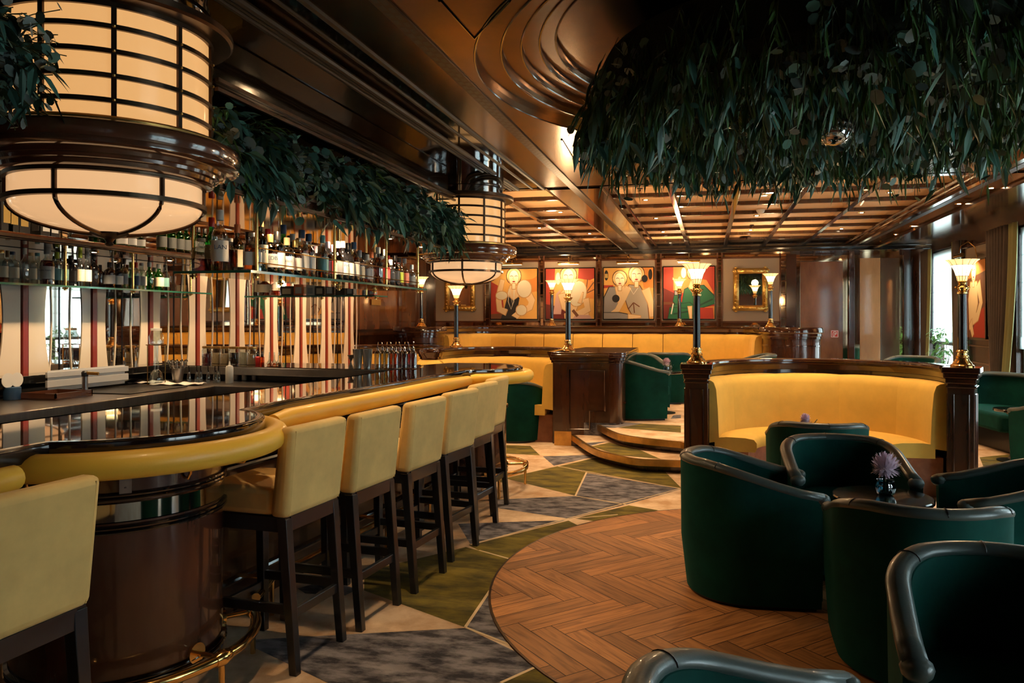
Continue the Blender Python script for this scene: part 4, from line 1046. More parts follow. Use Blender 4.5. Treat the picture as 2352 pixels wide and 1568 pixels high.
tl = [((-0.11, 6.92, 1.11), 'on the left post of the central booth'), ((2.03, 6.86, 1.11), 'on the right post of the central booth'), ((-1.69, 9.2, 1.11), 'on the partition beside the steps'), ((-3.55, 10.45, 1.10), 'beyond the bar end, below the drum pendant'),
      ((-4.98, 12.75, 1.37), 'on the left drum of the raised banquette'), ((-2.98, 14.48, 1.37), 'on the raised banquette between the first and second painting'), ((-0.55, 14.48, 1.37), 'on the raised banquette before the fourth painting'), ((0.98, 13.05, 1.37), 'on the raised banquette right of the gold mirror')]
# photo positions of the lamp feet (pixel column) keep the lamps on their caps
for i, (loc, lab) in enumerate(tl):
    o = T0 if first else copy_tree(T0); first = False
    o.location = loc; tag(o, 'brass and black torch lamp ' + lab, 'lamp', GT)
    point('torch_light', (loc[0], loc[1], loc[2] + 0.93), 6, color=(1, 0.66, 0.34), radius=0.07)
    spot('torch_uplight', (loc[0], loc[1], loc[2] + 0.88), 10, 150, 0.5, to=(loc[0], loc[1] + 0.01, 3.0), radius=0.05)

# ================================================================== TUB CHAIRS AND TABLES
def make_tub():
    t = thing('tub_chair', '', 'armchair')
    def plan(r, n=34, xf=0.33):
        out = []
        W = 0.355
        for i in range(n + 1):
            a = pi / 2 + pi * i / n
            out.append((-0.02 + r * W * cos(a) * 1.0, r * W * sin(a)))
        return [(xf, r * W), (xf * 0.66, r * W * 1.005), (xf * 0.33, r * W * 1.005)] + out + [(xf * 0.33, -r * W * 1.005), (xf * 0.66, -r * W * 1.005), (xf, -r * W)]
    def hz(x):
        u = max(0.0, min(1.0, (0.32 - x) / 0.58)); u = 0.45 * u + 0.55 * u * u * (3 - 2 * u)
        return 0.575 + 0.145 * u
    op, ip, bp_ = plan(1.0), plan(0.80), plan(0.93)
    m = MB(); n = len(op); vs = []
    for i in range(n):
        h = hz(op[i][0])
        vs += [(bp_[i][0] * 0.97, bp_[i][1], 0.025), (op[i][0] * 0.99, op[i][1] * 0.985, 0.30), (op[i][0], op[i][1], h), ((op[i][0] + ip[i][0]) / 2, (op[i][1] + ip[i][1]) / 2, h + 0.012), (ip[i][0], ip[i][1], h), (ip[i][0] * 1.0, ip[i][1] * 0.985, 0.40), (ip[i][0], ip[i][1] * 0.97, 0.06)]
    fs = []; k = 7
    for i in range(n - 1):
        for j in range(k): fs.append((i * k + j, (i + 1) * k + j, (i + 1) * k + (j + 1) % k, i * k + (j + 1) % k))
    fs.append(tuple(range(k))); fs.append(tuple((n - 1) * k + j for j in range(k - 1, -1, -1)))
    m.add(vs, fs); m.build('shell', [M['green']], t, sharp=50)
    mid = [((a[0] + b[0]) / 2, (a[1] + b[1]) / 2) for a, b in zip(plan(1.0), plan(0.82))]
    pts = [(x, y, hz(x) + 0.012) for x, y in mid]
    e0, e1 = pts[0], pts[-1]
    m = MB(); m.tube(pts, 0.037, 14, ry=0.026); rim = m.build('leather_rim', [M['leather']], t, sharp=180)
    for e, s in ((e0, 1), (e1, -1)):
        m = MB()
        m.lathe([(0.0, -0.034), (0.026, -0.031), (0.039, -0.018), (0.044, 0.0), (0.039, 0.014), (0.026, 0.024), (0.0, 0.028)], 18, (e[0] - 0.008, e[1] - s * 0.004, e[2] - 0.004))
        m.build('arm_scroll', [M['leather']], rim, sharp=180)
    m = MB()
    for i in (9, n // 2 + 1, n - 10):
        x, y = mid[i]; d = Vector((x + 0.02, y)).normalized(); z = pts[i][2]
        m.tube([(x + d.x * 0.038 * cos(a), y + d.y * 0.038 * cos(a), z + 0.027 * sin(a)) for a in [pi * q / 8 for q in range(9)]], 0.0022, 5)
    m.build('rim_seam', [M['black']], rim)
    m = MB(); q = [(x * 1.0, y) for x, y in plan(0.81, 20, 0.37)]
    m.prism(q, 0.30, 0.425); m.build('seat_cushion', [M['green']], t, sharp=40, bev=0.03, seg=3)
    m = MB(); m.prism(plan(0.80, 20, 0.335), 0.05, 0.30); m.build('seat_base', [M['green']], t, sharp=40)
    m = MB(); m.prism(plan(0.86, 16, 0.30), 0.0, 0.03); m.build('plinth', [M['black']], t, sharp=40)
    return t
C0 = make_tub(); GC = 'dark green velvet tub chairs'; first = True
chairs = [(0.215, 4.40, 0, 4, 'left of the round black table, its back to the bar'),
          (0.885, 3.60, 0, 88, 'before the nearest table, back to the camera'),
          (0.79, 4.92, 0, -86, 'behind the nearest table, open towards the camera'),
          (1.585, 4.42, 0, 176, 'right of the round black table, cut by the picture edge'),
          (0.885, 2.46, 0, -96, 'large in the lower right corner with its arm scroll showing'),
          (0.195, 1.60, 0, 28, 'at the bottom edge, only its rim in view'),
          (0.80, 6.09, 0, 90, 'pushed up to the table in the central booth'),
          (-2.36, 9.27, 0, 70, 'at the far end of the bar beyond the last stool'),
          (-0.92, 9.66, PLAT, 20, 'at the top of the carpeted steps, nearest the edge'),
          (-0.98, 10.75, PLAT, -60, 'on the raised floor, its pale inner back behind the flower'),
          (-0.62, 11.6, PLAT, 95, 'on the raised floor before the long banquette'),
          (0.55, 11.2, PLAT, 180, 'on the raised floor, only its rim over the central booth'),
          (2.55, 10.75, PLAT, -125, 'on the raised floor in front of the far window'),
          (3.40, 8.35, 0, 115, 'at the right edge beyond the central booth')]
CH = []
for x, y, z, a, lab in chairs:
    o = C0 if first else copy_tree(C0); first = False
    o.location = (x, y, z); o.rotation_euler = (0, 0, radians(a)); tag(o, 'dark green velvet tub chair ' + lab, 'armchair', GC); CH.append(o)
# low settee at the right edge
t = thing('settee', 'green velvet settee with curved leather topped back right of the central booth', 'settee', (3.42, 9.95, 0), radians(188))
m = MB(); q = arc(0, 0, 0.42, 80, 280, 24, 0.72)
m.sweep(q, [(-0.02, 0.10), (-0.02, 0.80), (0.09, 0.80), (0.10, 0.10)]); m.build('backrest', [M['green']], t, sharp=50)
m = MB(); m.tube([(x * 0.93, y * 0.95, 0.815 - 0.15 * max(0, (x + 0.05)) / 0.2) for x, y in q], 0.045, 12, ry=0.03); m.build('leather_rim', [M['leather']], t, sharp=180)
m = MB(); m.prism([(x * 0.88 + (0.10 if x > 0 else 0), y * 0.9) for x, y in q] + [(0.36, -0.55), (0.36, 0.55)], 0.24, 0.44); m.build('seat_cushion', [M['green']], t, bev=0.04, seg=3, sharp=40)
m = MB(); m.box(-0.25, 0.22, -0.5, 0.5, 0.0, 0.24); m.build('plinth', [M['black']], t, sharp=None)

def table(label, x, y, r=0.255, h=0.556, z=0.0):
    t = thing('round_table', label, 'table', (x, y, z), group='round black lounge tables')
    m = MB(); m.lathe([(0.0, h - 0.03), (r - 0.01, h - 0.03), (r, h - 0.02), (r, h - 0.006), (r - 0.006, h), (0.0, h)], 48); m.build('table_top', [M['black_lacquer']], t)
    m = MB(); m.lathe([(0.16, 0.0), (0.165, 0.01), (0.06, 0.03), (0.04, 0.06), (0.035, h - 0.08), (0.10, h - 0.03)], 32); m.build('pedestal', [M['black_wood']], t)
TB = [table('round black table top reflecting the flower, in the middle of four tub chairs', 0.905, 4.385), table('round black table in the central booth, hidden behind a tub chair', 0.86, 6.72), table('round black table on the raised floor between tub chairs', -0.60, 10.22, z=PLAT), table('round black table beyond the bar end by the yellow booth', -2.35, 9.98), table('small round black table at the right edge before the settee', 3.15, 8.95, 0.2)]
def flower(label, x, y, z, s=1.0, sprig=True, vase=True):
    t = thing('flower_vase', label, 'flower vase', (x, y, z), group='pink chrysanthemums in small vases')
    if vase:
        m = MB(); n = 36; vs = []; fs = []
        pr = [(0.026, 0.0), (0.034, 0.008), (0.041, 0.03), (0.040, 0.045), (0.034, 0.06), (0.036, 0.066)]
        for r, zz in pr:
            for j in range(n): rr = r * (1 + 0.05 * cos(12 * 2 * pi * j / n)); vs.append((rr * cos(2 * pi * j / n), rr * sin(2 * pi * j / n), zz))
        for i in range(len(pr) - 1):
            for j in range(n): fs.append((i * n + j, i * n + (j + 1) % n, (i + 1) * n + (j + 1) % n, (i + 1) * n + j))
        fs.append(tuple(range(n - 1, -1, -1))); m.add(vs, fs); m.build('vase', [M['blue_glass']], t, sharp=70)
    m = MB(); m.tube([(0, 0, 0.01), (0.0, 0, 0.10)], 0.003, 5); m.build('stem', [M['stem']], t)
    m = MB(); c = Vector((0.0, 0, 0.118))
    for i in range(260):
        zz = 1 - 2 * (i + 0.5) / 260; 
        if zz < -0.55: continue
        a = i * 2.39996; rr = sqrt(1 - zz * zz); d = Vector((rr * cos(a), rr * sin(a), zz)); d = (d + Vector((U(-.15, .15), U(-.15, .15), U(-.1, .1)))).normalized()
        L_ = (0.058 + U(-0.006, 0.006)) * s; sd = d.cross(Vector((0.1, 0.2, 1))).normalized() * 0.0055 * s; up = Vector((0, 0, 1))
        p0 = c + d * 0.012 * s; p1 = c + d * L_ * 0.65; p2 = c + d * L_ + (up * 0.010 if zz > 0 else -up * 0.004) * s - d * 0.004
        m.add([p0 - sd * 0.4, p0 + sd * 0.4, p1 + sd, p1 - sd, p2 + sd * 0.5, p2 - sd * 0.5], [(0, 1, 2, 3), (3, 2, 4, 5)])
    m.lathe([(0.0, -0.03 * s), (0.03 * s, 0), (0.0, 0.03 * s)], 12, c)
    m.build('chrysanthemum_bloom', [M['pink']], t, sharp=None)
    if sprig:
        m = MB()
        for k in range(5):
            a = U(-0.8, 0.8); e = Vector((0.05 + 0.05 * R(), 0.04 * a, 0.08 + 0.05 * R())); m.tube([(0, 0, 0.05), e * 0.6, e], 0.0012, 4)
            for _ in range(4): f = e * U(0.7, 1.0); m.lathe([(0, -0.004), (0.005, 0), (0, 0.004)], 6, f + Vector((U(-.008, .008),) * 3))
        m.build('dried_sprig', [M['stem']], t)
flower('pink chrysanthemum in a ribbed blue glass vase on the nearest round table', 0.925, 4.40, 0.556, 1.12, False)
bpy.data.objects['flower_vase'].scale = (1.22, 1.22, 1.22)
flower('pink chrysanthemum with a dried sprig before the central booth cushions', 0.77, 6.60, 0.556, 0.85)
flower('pink chrysanthemum with a sprig between the tub chairs above the steps', -0.55, 10.1, PLAT + 0.556, 1.0)
flower('pink chrysanthemum just under the far yellow bar rail end', -2.42, 9.95, 0.556, 1.0)
flower('pink bloom showing over the farthest tub chair before the long banquette', -0.55, 12.3, PLAT + 0.50, 1.0, False)
table('round black table before the long banquette, behind the farthest tub chair', -0.5, 12.3, h=0.50, z=PLAT)
# ================================================================== PAINTINGS, MIRRORS, SIGN
PC = {k: P('paint_' + k, c, 0.55) for k, c in dict(skin=(0.86, 0.60, 0.32), pale=(0.90, 0.78, 0.52), shade=(0.62, 0.33, 0.12), red=(0.42, 0.035, 0.015), deep=(0.13, 0.012, 0.008), orange=(0.72, 0.26, 0.05), amber=(0.80, 0.42, 0.10), black=(0.012, 0.010, 0.012), white=(0.86, 0.80, 0.66), fur=(0.80, 0.70, 0.50), grey=(0.30, 0.28, 0.27), taupe=(0.44, 0.37, 0.29), green=(0.015, 0.13, 0.055), dkgreen=(0.008, 0.05, 0.025), pink=(0.62, 0.36, 0.30), brown=(0.16, 0.055, 0.02), hair=(0.88, 0.66, 0.28), lip=(0.40, 0.02, 0.02), gold=(0.62, 0.42, 0.14)).items()}
PK = list(PC)
def ell(cx, cy, rx, ry, n=18, a=0.0):
    ca, sa = cos(radians(a)), sin(radians(a)); return [(cx + rx * cos(t_) * ca - ry * sin(t_) * sa, cy + rx * cos(t_) * sa + ry * sin(t_) * ca) for t_ in [2 * pi * i / n for i in range(n)]]
def strip(pts, w0, w1=None):
    w1 = w0 if w1 is None else w1; L, R_ = [], []
    for i, p in enumerate(pts):
        a = Vector(pts[max(i - 1, 0)]); b = Vector(pts[min(i + 1, len(pts) - 1)]); d = (b - a).normalized(); w_ = (w0 + (w1 - w0) * i / (len(pts) - 1)) / 2
        L.append((p[0] - d.y * w_, p[1] + d.x * w_)); R_.append((p[0] + d.y * w_, p[1] - d.x * w_))
    return L + R_[::-1]
def face(cx, cy, s, tilt=0):
    return [('hair', ell(cx, cy + 0.25 * s, 1.15 * s, 1.2 * s)), ('pale', ell(cx, cy, 0.78 * s, 1.12 * s, a=tilt)), ('shade', strip([(cx - 0.05 * s, cy + 0.25 * s), (cx - 0.12 * s, cy - 0.25 * s), (cx + 0.08 * s, cy - 0.28 * s)], 0.07 * s)),
            ('brown', strip([(cx - 0.62 * s, cy + 0.22 * s), (cx - 0.35 * s, cy + 0.32 * s), (cx - 0.14 * s, cy + 0.2 * s)], 0.10 * s)), ('brown', strip([(cx + 0.16 * s, cy + 0.2 * s), (cx + 0.38 * s, cy + 0.32 * s), (cx + 0.62 * s, cy + 0.22 * s)], 0.10 * s)),
            ('lip', ell(cx, cy - 0.58 * s, 0.24 * s, 0.11 * s)), ('pale', strip([(cx, cy - 0.9 * s), (cx, cy - 1.7 * s)], 0.5 * s))]
ART = []
ART.append(('second skyline', 'painting of a blonde woman in a black dress with pearls and white fur cuffs', 'amber', (1127, 1235, 616, 733),
  [('red', [(0, 0), (0.3, 0), (0.25, 0.62), (0, 0.75)]), ('brown', [(0, 0), (0.4, 0), (0.35, 0.13), (0, 0.10)]), ('orange', [(0.7, 0.5), (1, 0.55), (1, 0.9), (0.75, 0.8)]), ('amber', ell(0.8, 0.9, 0.2, 0.12)),
   ('black', [(0.22, 0), (0.30, 0.22), (0.36, 0.44), (0.45, 0.5), (0.56, 0.47), (0.62, 0.42), (0.58, 0.2), (0.55, 0)]), ('skin', [(0.36, 0.5), (0.42, 0.66), (0.60, 0.66), (0.66, 0.5), (0.5, 0.38)]),
   ('skin', strip([(0.26, 0.78), (0.2, 0.55), (0.18, 0.38), (0.2, 0.2), (0.34, 0.14)], 0.09, 0.13)), ('skin', strip([(0.74, 0.58), (0.88, 0.36), (0.84, 0.24), (0.62, 0.12)], 0.16, 0.1)), ('skin', strip([(0.62, 0.14), (0.52, 0.03)], 0.1, 0.16)),
   ('fur', ell(0.24, 0.47, 0.12, 0.08)), ('fur', ell(0.72, 0.6, 0.15, 0.17)), ('fur', ell(0.66, 0.18, 0.11, 0.10)), ('white', strip([(0.40, 0.6), (0.38, 0.35), (0.44, 0.2), (0.50, 0.35), (0.52, 0.6)], 0.012)), ('white', strip([(0.42, 0.58), (0.47, 0.28), (0.5, 0.58)], 0.01))] + face(0.5, 0.82, 0.13)))
ART.append(('', 'painting of a blonde woman in white fur with crossed wrists before red drapes', 'amber', (1253, 1366, 615, 733),
  [('red', [(0, 0.2), (0.16, 0.25), (0.2, 1), (0, 1)]), ('red', [(0.66, 0.8), (0.9, 0.76), (1, 0.8), (1, 1), (0.68, 1)]), ('deep', [(0, 0), (0.5, 0), (0.4, 0.22), (0, 0.3)]), ('orange', [(0.75, 0.4), (1, 0.4), (1, 0.75), (0.78, 0.78)]), ('brown', strip([(0.82, 0.5), (0.98, 0.72)], 0.02)), ('brown', strip([(0.82, 0.5), (0.86, 0.78)], 0.02)), ('brown', strip([(0.82, 0.5), (1.0, 0.58)], 0.02)), ('white', ell(0.26, 0.8, 0.05, 0.12)),
   ('pink', [(0.16, 0.10), (0.22, 0.5), (0.3, 0.58), (0.36, 0.45), (0.32, 0.1)]), ('skin', [(0.3, 0.5), (0.42, 0.62), (0.62, 0.62), (0.72, 0.4), (0.6, 0.12), (0.38, 0.2)]), ('fur', ell(0.66, 0.5, 0.17, 0.25, a=-12)), ('skin', strip([(0.34, 0.5), (0.40, 0.25), (0.62, 0.10), (0.88, 0.12)], 0.15, 0.1)), ('skin', strip([(0.82, 0.4), (0.86, 0.2), (0.62, 0.06), (0.4, 0.04)], 0.12, 0.16)), ('pink', [(0.55, 0), (0.95, 0), (0.9, 0.08), (0.62, 0.09)]), ('brown', strip([(0.56, 0.18), (0.66, 0.06)], 0.06)), ('skin', strip([(0.7, 0.32), (0.76, 0.52)], 0.07, 0.03))] + face(0.47, 0.83, 0.14)))
ART.append(('', 'painting of two women leaning together, one with a black flower on grey', 'amber', (1386, 1502, 613, 733),
  [('orange', [(0.8, 0.6), (1, 0.6), (1, 1), (0.74, 1)]), ('black', ell(0.06, 0.85, 0.04, 0.1)), ('black', ell(0.93, 0.86, 0.04, 0.1)), ('gold', [(0.03, 0.8), (0.09, 0.8), (0.09, 0.88), (0.03, 0.88)]), ('red', [(0, 0.6), (0.2, 0.62), (0.2, 0.66), (0, 0.66)]),
   ('grey', [(0.0, 0.0), (0.02, 0.42), (0.12, 0.62), (0.24, 0.62), (0.34, 0.4), (0.22, 0.12), (0.3, 0.0)]), ('skin', [(0.24, 0.62), (0.42, 0.66), (0.44, 0.4), (0.3, 0.3)]), ('taupe', [(0.4, 0.5), (0.52, 0.66), (0.72, 0.64), (0.86, 0.4), (0.9, 0.0), (0.62, 0.0), (0.5, 0.22)]),
   ('skin', strip([(0.5, 0.62), (0.4, 0.4), (0.28, 0.18), (0.16, 0.1)], 0.12, 0.08)), ('skin', strip([(0.84, 0.58), (0.95, 0.32), (0.97, 0.05)], 0.16, 0.1)), ('grey', strip([(0.0, 0.06), (0.3, 0.07), (0.5, 0.04)], 0.13, 0.1)), ('skin', strip([(0.5, 0.05), (0.74, 0.05)], 0.09, 0.03)), ('black', ell(0.25, 0.4, 0.075, 0.075)), ('brown', strip([(0.6, 0.32), (0.5, 0.2)], 0.02)), ('brown', strip([(0.6, 0.32), (0.72, 0.24)], 0.02)), ('brown', strip([(0.6, 0.3), (0.62, 0.12)], 0.02)), ('white', strip([(0.52, 0.62), (0.6, 0.48), (0.7, 0.62)], 0.012))] + face(0.33, 0.76, 0.12, 15) + face(0.66, 0.84, 0.13, -12) + [('black', ell(0.82, 0.78, 0.06, 0.07))]))
ART.append(('', 'painting of a woman in a green dress with an orange red fur boa', 'red', (1523, 1642, 611, 733),
  [('orange', [(0.2, 0.55), (0.75, 0.55), (0.75, 1), (0.2, 1)]), ('deep', [(0, 0), (0.3, 0), (0.22, 0.5), (0, 0.6)]), ('white', ell(0.4, 0.88, 0.05, 0.1)), ('brown', [(0, 0.28), (0.2, 0.28), (0.2, 0.33), (0, 0.33)]), ('orange', [(0.72, 0), (1, 0), (1, 0.25), (0.74, 0.22)]),
   ('orange', [(0.36, 0.5), (0.44, 0.72), (0.6, 0.78), (0.84, 0.74), (0.98, 0.5), (0.9, 0.36), (0.7, 0.6), (0.5, 0.5)]), ('green', [(0.36, 0.2), (0.42, 0.56), (0.54, 0.62), (0.78, 0.64), (0.98, 0.44), (1.0, 0.3), (0.74, 0.22), (0.7, 0.0), (0.4, 0.0)]), ('green', strip([(0.3, 0.52), (0.26, 0.36), (0.34, 0.26)], 0.12, 0.12)), ('green', strip([(0.2, 0.16), (0.5, 0.22), (0.66, 0.1)], 0.22, 0.16)), ('green', [(0.1, 0), (0.6, 0), (0.5, 0.2), (0.14, 0.22)]), ('dkgreen', strip([(0.96, 0.38), (0.7, 0.26)], 0.03)), ('dkgreen', strip([(0.2, 0.1), (0.5, 0.15)], 0.03)),
   ('skin', strip([(0.29, 0.56), (0.27, 0.68), (0.33, 0.8)], 0.10, 0.04)), ('skin', strip([(0.26, 0.66), (0.2, 0.78)], 0.05, 0.02)), ('skin', [(0.5, 0.62), (0.6, 0.48), (0.72, 0.64), (0.66, 0.76), (0.56, 0.76)]), ('grey', strip([(0.23, 0.5), (0.35, 0.5)], 0.07)), ('red', [(0.66, 0.0), (0.98, 0.0), (0.96, 0.22), (0.72, 0.22)]), ('skin', strip([(0.52, 0.24), (0.54, 0.02)], 0.07, 0.03)), ('white', strip([(0.16, 0.1), (0.2, 0.3)], 0.02))] + face(0.62, 0.86, 0.13)))
def canvas(label, p00, ex, ez, nrm, bgc, shapes):
    """framed flat painting: lower left corner, width vector, height, outward normal"""
    w_ = ex.length; eu = ex / w_
    t = thing('painting', label, 'painting', tuple(p00 + ex / 2), group='framed deco portraits')
    o = Vector(t.location)
    A = lambda u, v, d: p00 - o + eu * (u * w_) + Vector((0, 0, v * ez)) + nrm * d
    m = MB(); m.add([A(0, 0, 0.012), A(1, 0, 0.012), A(1, 1, 0.012), A(0, 1, 0.012)], [(0, 1, 2, 3)], PK.index(bgc))
    for i, (c, poly) in enumerate(shapes):
        poly = [(min(0.995, max(0.005, u)), min(0.995, max(0.005, v))) for u, v in poly]
        if c in ('skin', 'fur', 'green', 'taupe', 'grey', 'hair', 'pale') and len(poly) > 3:
            cu = sum(p[0] for p in poly) / len(poly); cv = sum(p[1] for p in poly) / len(poly)
            dk = {'green': 'dkgreen', 'grey': 'black', 'taupe': 'brown', 'hair': 'brown'}.get(c, 'shade')
            big = [(min(0.996, max(0.004, cu + (u - cu) * 1.0 + (0.013 if u > cu else -0.013))), min(0.996, max(0.004, cv + (v - cv) + (0.013 if v > cv else -0.013)))) for u, v in poly]
            m.add([A(u, v, 0.0125 + 0.0004 * i) for u, v in big], [tuple(range(len(big)))], PK.index(dk))
        m.add([A(u, v, 0.0127 + 0.0004 * i) for u, v in poly], [tuple(range(len(poly)))], PK.index(c))
    m.build('canvas', [PC[k] for k in PK], t, sharp=None)
    m = MB()
    for (u0, v0), (u1, v1) in (((0, 0), (1, 0)), ((1, 0), (1, 1)), ((1, 1), (0, 1)), ((0, 1), (0, 0))): m.bar(A(u0, v0, 0.012), A(u1, v1, 0.012), 0.018, 0.018)
    m.build('frame', [M['black_lacquer']], t, sharp=None)
    return t
for i, (_, lab, bg, (xa, xb, ya, yb), shp) in enumerate(ART):
    p = gy(xa, yb, YB - 0.035); q = gy(xb, ya, YB - 0.035)
    canvas(lab, p, Vector((q.x - p.x, 0, 0)), q.z - p.z, Vector((0, -1, 0)), bg, shp)
    c = (p.x + q.x) / 2; zt = q.z
    t = thing('picture_light', 'brass picture light over the ' + ['pearls and fur cuffs', 'white fur and bracelets', 'two women', 'green dress'][i] + ' painting', 'picture light', (c, YB - 0.035, zt + 0.1), group='brass picture lights')
    m = MB(); m.tube([(0, 0, 0.12), (0, -0.05, 0.15), (0, -0.14, 0.11), (0, -0.17, 0.0)], 0.006, 6); m.build('arm', [M['brass']], t)
    m = MB(); m.tube([(-0.22, -0.17, -0.01), (0.22, -0.17, -0.01)], 0.026, 10); m.build('lamp_shade', [M['brass']], t)
    m = MB(); m.box(-0.2, 0.2, -0.182, -0.158, -0.040, -0.034); m.build('lamp_tube', [M['torch_glow']], t, sharp=None)
    spot('picture_spot', (c, YB - 0.26, zt + 0.06), 2.6, 120, 0.8, to=(c, YB - 0.03, zt - 0.35), color=(1, 0.74, 0.42), radius=0.08)
def gilt(label, xa, xb, ya, yb, bw):
    p = gy(xa, yb, YB - 0.04); q = gy(xb, ya, YB - 0.04); cx, cz = (p.x + q.x) / 2, (p.z + q.z) / 2
    t = thing('gilt_mirror', label, 'mirror', (cx, YB - 0.03, cz), group='gilt framed mirrors')
    w_, h_ = (q.x - p.x) / 2, (q.z - p.z) / 2
    m = MB()
    for k, (u, v, L_) in enumerate(((0, -h_ + bw / 2, w_), (0, h_ - bw / 2, w_), (-w_ + bw / 2, 0, h_), (w_ - bw / 2, 0, h_))):
        a, b = ((-L_, v), (L_, v)) if k < 2 else ((u, -L_), (u, L_))
        m.tube([(a[0], -0.03, a[1]), (b[0], -0.03, b[1])], bw / 2, 12, ry=None)
        n = int(2 * L_ / 0.07)
        for j in range(n + 1):
            f = j / n; x = a[0] + (b[0] - a[0]) * f; z = a[1] + (b[1] - a[1]) * f
            m.lathe([(0, -0.02), (0.028, -0.01), (0.028, 0.01), (0, 0.02)], 6, (x + U(-.01, .01), -0.03 - bw * 0.35, z + U(-.01, .01)))
    m.build('carved_frame', [M['gold_leaf']], t, sharp=180)
    m = MB(); m.box(-w_ + bw * 0.6, w_ - bw * 0.6, -0.02, -0.012, -h_ + bw * 0.6, h_ - bw * 0.6); m.build('mirror_glass', [M['mirror']], t, sharp=None)
gilt('mirror in a carved gold frame right of the painting of the green dress', 1684, 1764, 615, 714, 0.11)
gilt('mirror in a carved gold frame behind the far drum pendant', 1022, 1092, 617, 714, 0.11)
# fire hose sign
p = gy(1908, 776, YB - 0.055); q = gy(1926, 757, YB - 0.055); hw = (q.x - p.x) / 2; c = (p + q) / 2
t = thing('fire_hose_sign', 'small red square sign with a white hose pictogram on the burl panel', 'sign', tuple(c))
m = MB(); m.box(-hw, hw, -0.004, 0.004, -hw, hw, 0)
def wbar(a, b, w_=0.012): m.bar((a[0] * hw, -0.0048, a[1] * hw), (b[0] * hw, -0.0048, b[1] * hw), 0.001, w_, 1)
for a, b in (((-.85, -.85), (.85, -.85)), ((.85, -.85), (.85, .85)), ((.85, .85), (-.85, .85)), ((-.85, .85), (-.85, -.85)), ((-.4, -.6), (-.4, .3)), ((-.4, .3), (-.1, .6)), ((-.1, .6), (.3, .55)), ((.3, .55), (.5, .25)), ((.5, .25), (.35, -.1)), ((.35, -.1), (0, -.1)), ((0, -.6), (0, .3)), ((-.4, -.6), (0, -.6)), ((.1, .1), (.3, .15))): wbar(a, b)
m.build('sign_plate', [M['red'], M['white']], t, sharp=None)
p = gx(853, 700, -5.85); q = gx(874, 688, -5.85)
m = MB(); m.box(0, 0.008, 0, q.y - p.y, 0, q.z - p.z, 0)
for k in range(4): m.box(0.008, 0.0085, (q.y - p.y) * 0.12, (q.y - p.y) * (0.9 - 0.1 * (k % 2)), (q.z - p.z) * (0.2 + 0.2 * k), (q.z - p.z) * (0.25 + 0.2 * k), 1)
tag(m.build('brass_plate', [M['gold_foil'], M['brass_dull']], sharp=None, loc=tuple(p)), 'small engraved brass plate on the dark panel left of the far torch lamp', 'plate')

# ================================================================== WINDOW WALL: framed panel, painting, curtains, plant
m = MB(); X = WALL_R
def wbx(y0, y1, z0, z1, d, mi): m.box(X - d, X - 0.0005, y0, y1, z0, z1, mi)
wbx(11.92, 13.25, 0.0, 2.75, 0.02, 0); wbx(12.05, 13.12, 1.25, 2.6, 0.03, 1)
for y in (11.95, 13.2): wbx(y - 0.03, y + 0.03, 0.3, 2.75, 0.06, 2)
for z in (0.35, 0.6, 0.85, 1.10, 1.2, 2.63): wbx(11.92, 13.23, z - 0.015, z + 0.015, 0.05, 2)
struct(m, 'wall_right_panel', [M['mahogany'], M['wall_cloth'], M['copper_wood']], sharp=None, bev=0.004)
canvas('painting of a nude woman with a red cloth on the window wall', Vector((X - 0.06, 13.0, 1.22)), Vector((0, -0.95, 0)), 1.16, Vector((-1, 0, 0)), 'brown',
  [('red', [(0.35, 0), (0.95, 0), (0.92, 0.4), (0.7, 0.34), (0.5, 0.2)]), ('orange', [(0, 0.75), (1, 0.85), (1, 1), (0, 1)]), ('skin', [(0.25, 0.1), (0.2, 0.5), (0.3, 0.72), (0.6, 0.72), (0.64, 0.45), (0.5, 0.25)]), ('skin', strip([(0.66, 0.7), (0.78, 0.45), (0.62, 0.28), (0.4, 0.22)], 0.16, 0.1)), ('skin', strip([(0.3, 0.2), (0.42, 0.03)], 0.14, 0.1))] + face(0.45, 0.85, 0.11))
t = thing('picture_light', 'brass swan neck picture light beside the curtain on the window wall', 'picture light', (X - 0.05, 12.5, 2.42), group='brass picture lights')
m = MB(); m.tube([(0, 0, 0.0), (-0.03, 0, 0.16), (-0.12, 0, 0.24), (-0.22, 0, 0.18), (-0.25, 0, 0.06)], 0.007, 6); m.build('arm', [M['brass']], t)
m = MB(); m.tube([(-0.25, -0.16, 0.03), (-0.25, 0.16, 0.03)], 0.035, 10); m.build('lamp_shade', [M['brass']], t)
spot('picture_spot', (X - 0.31, 12.5, 2.40), 8, 120, 0.8, to=(X - 0.05, 12.5, 1.9), color=(1, 0.74, 0.42))
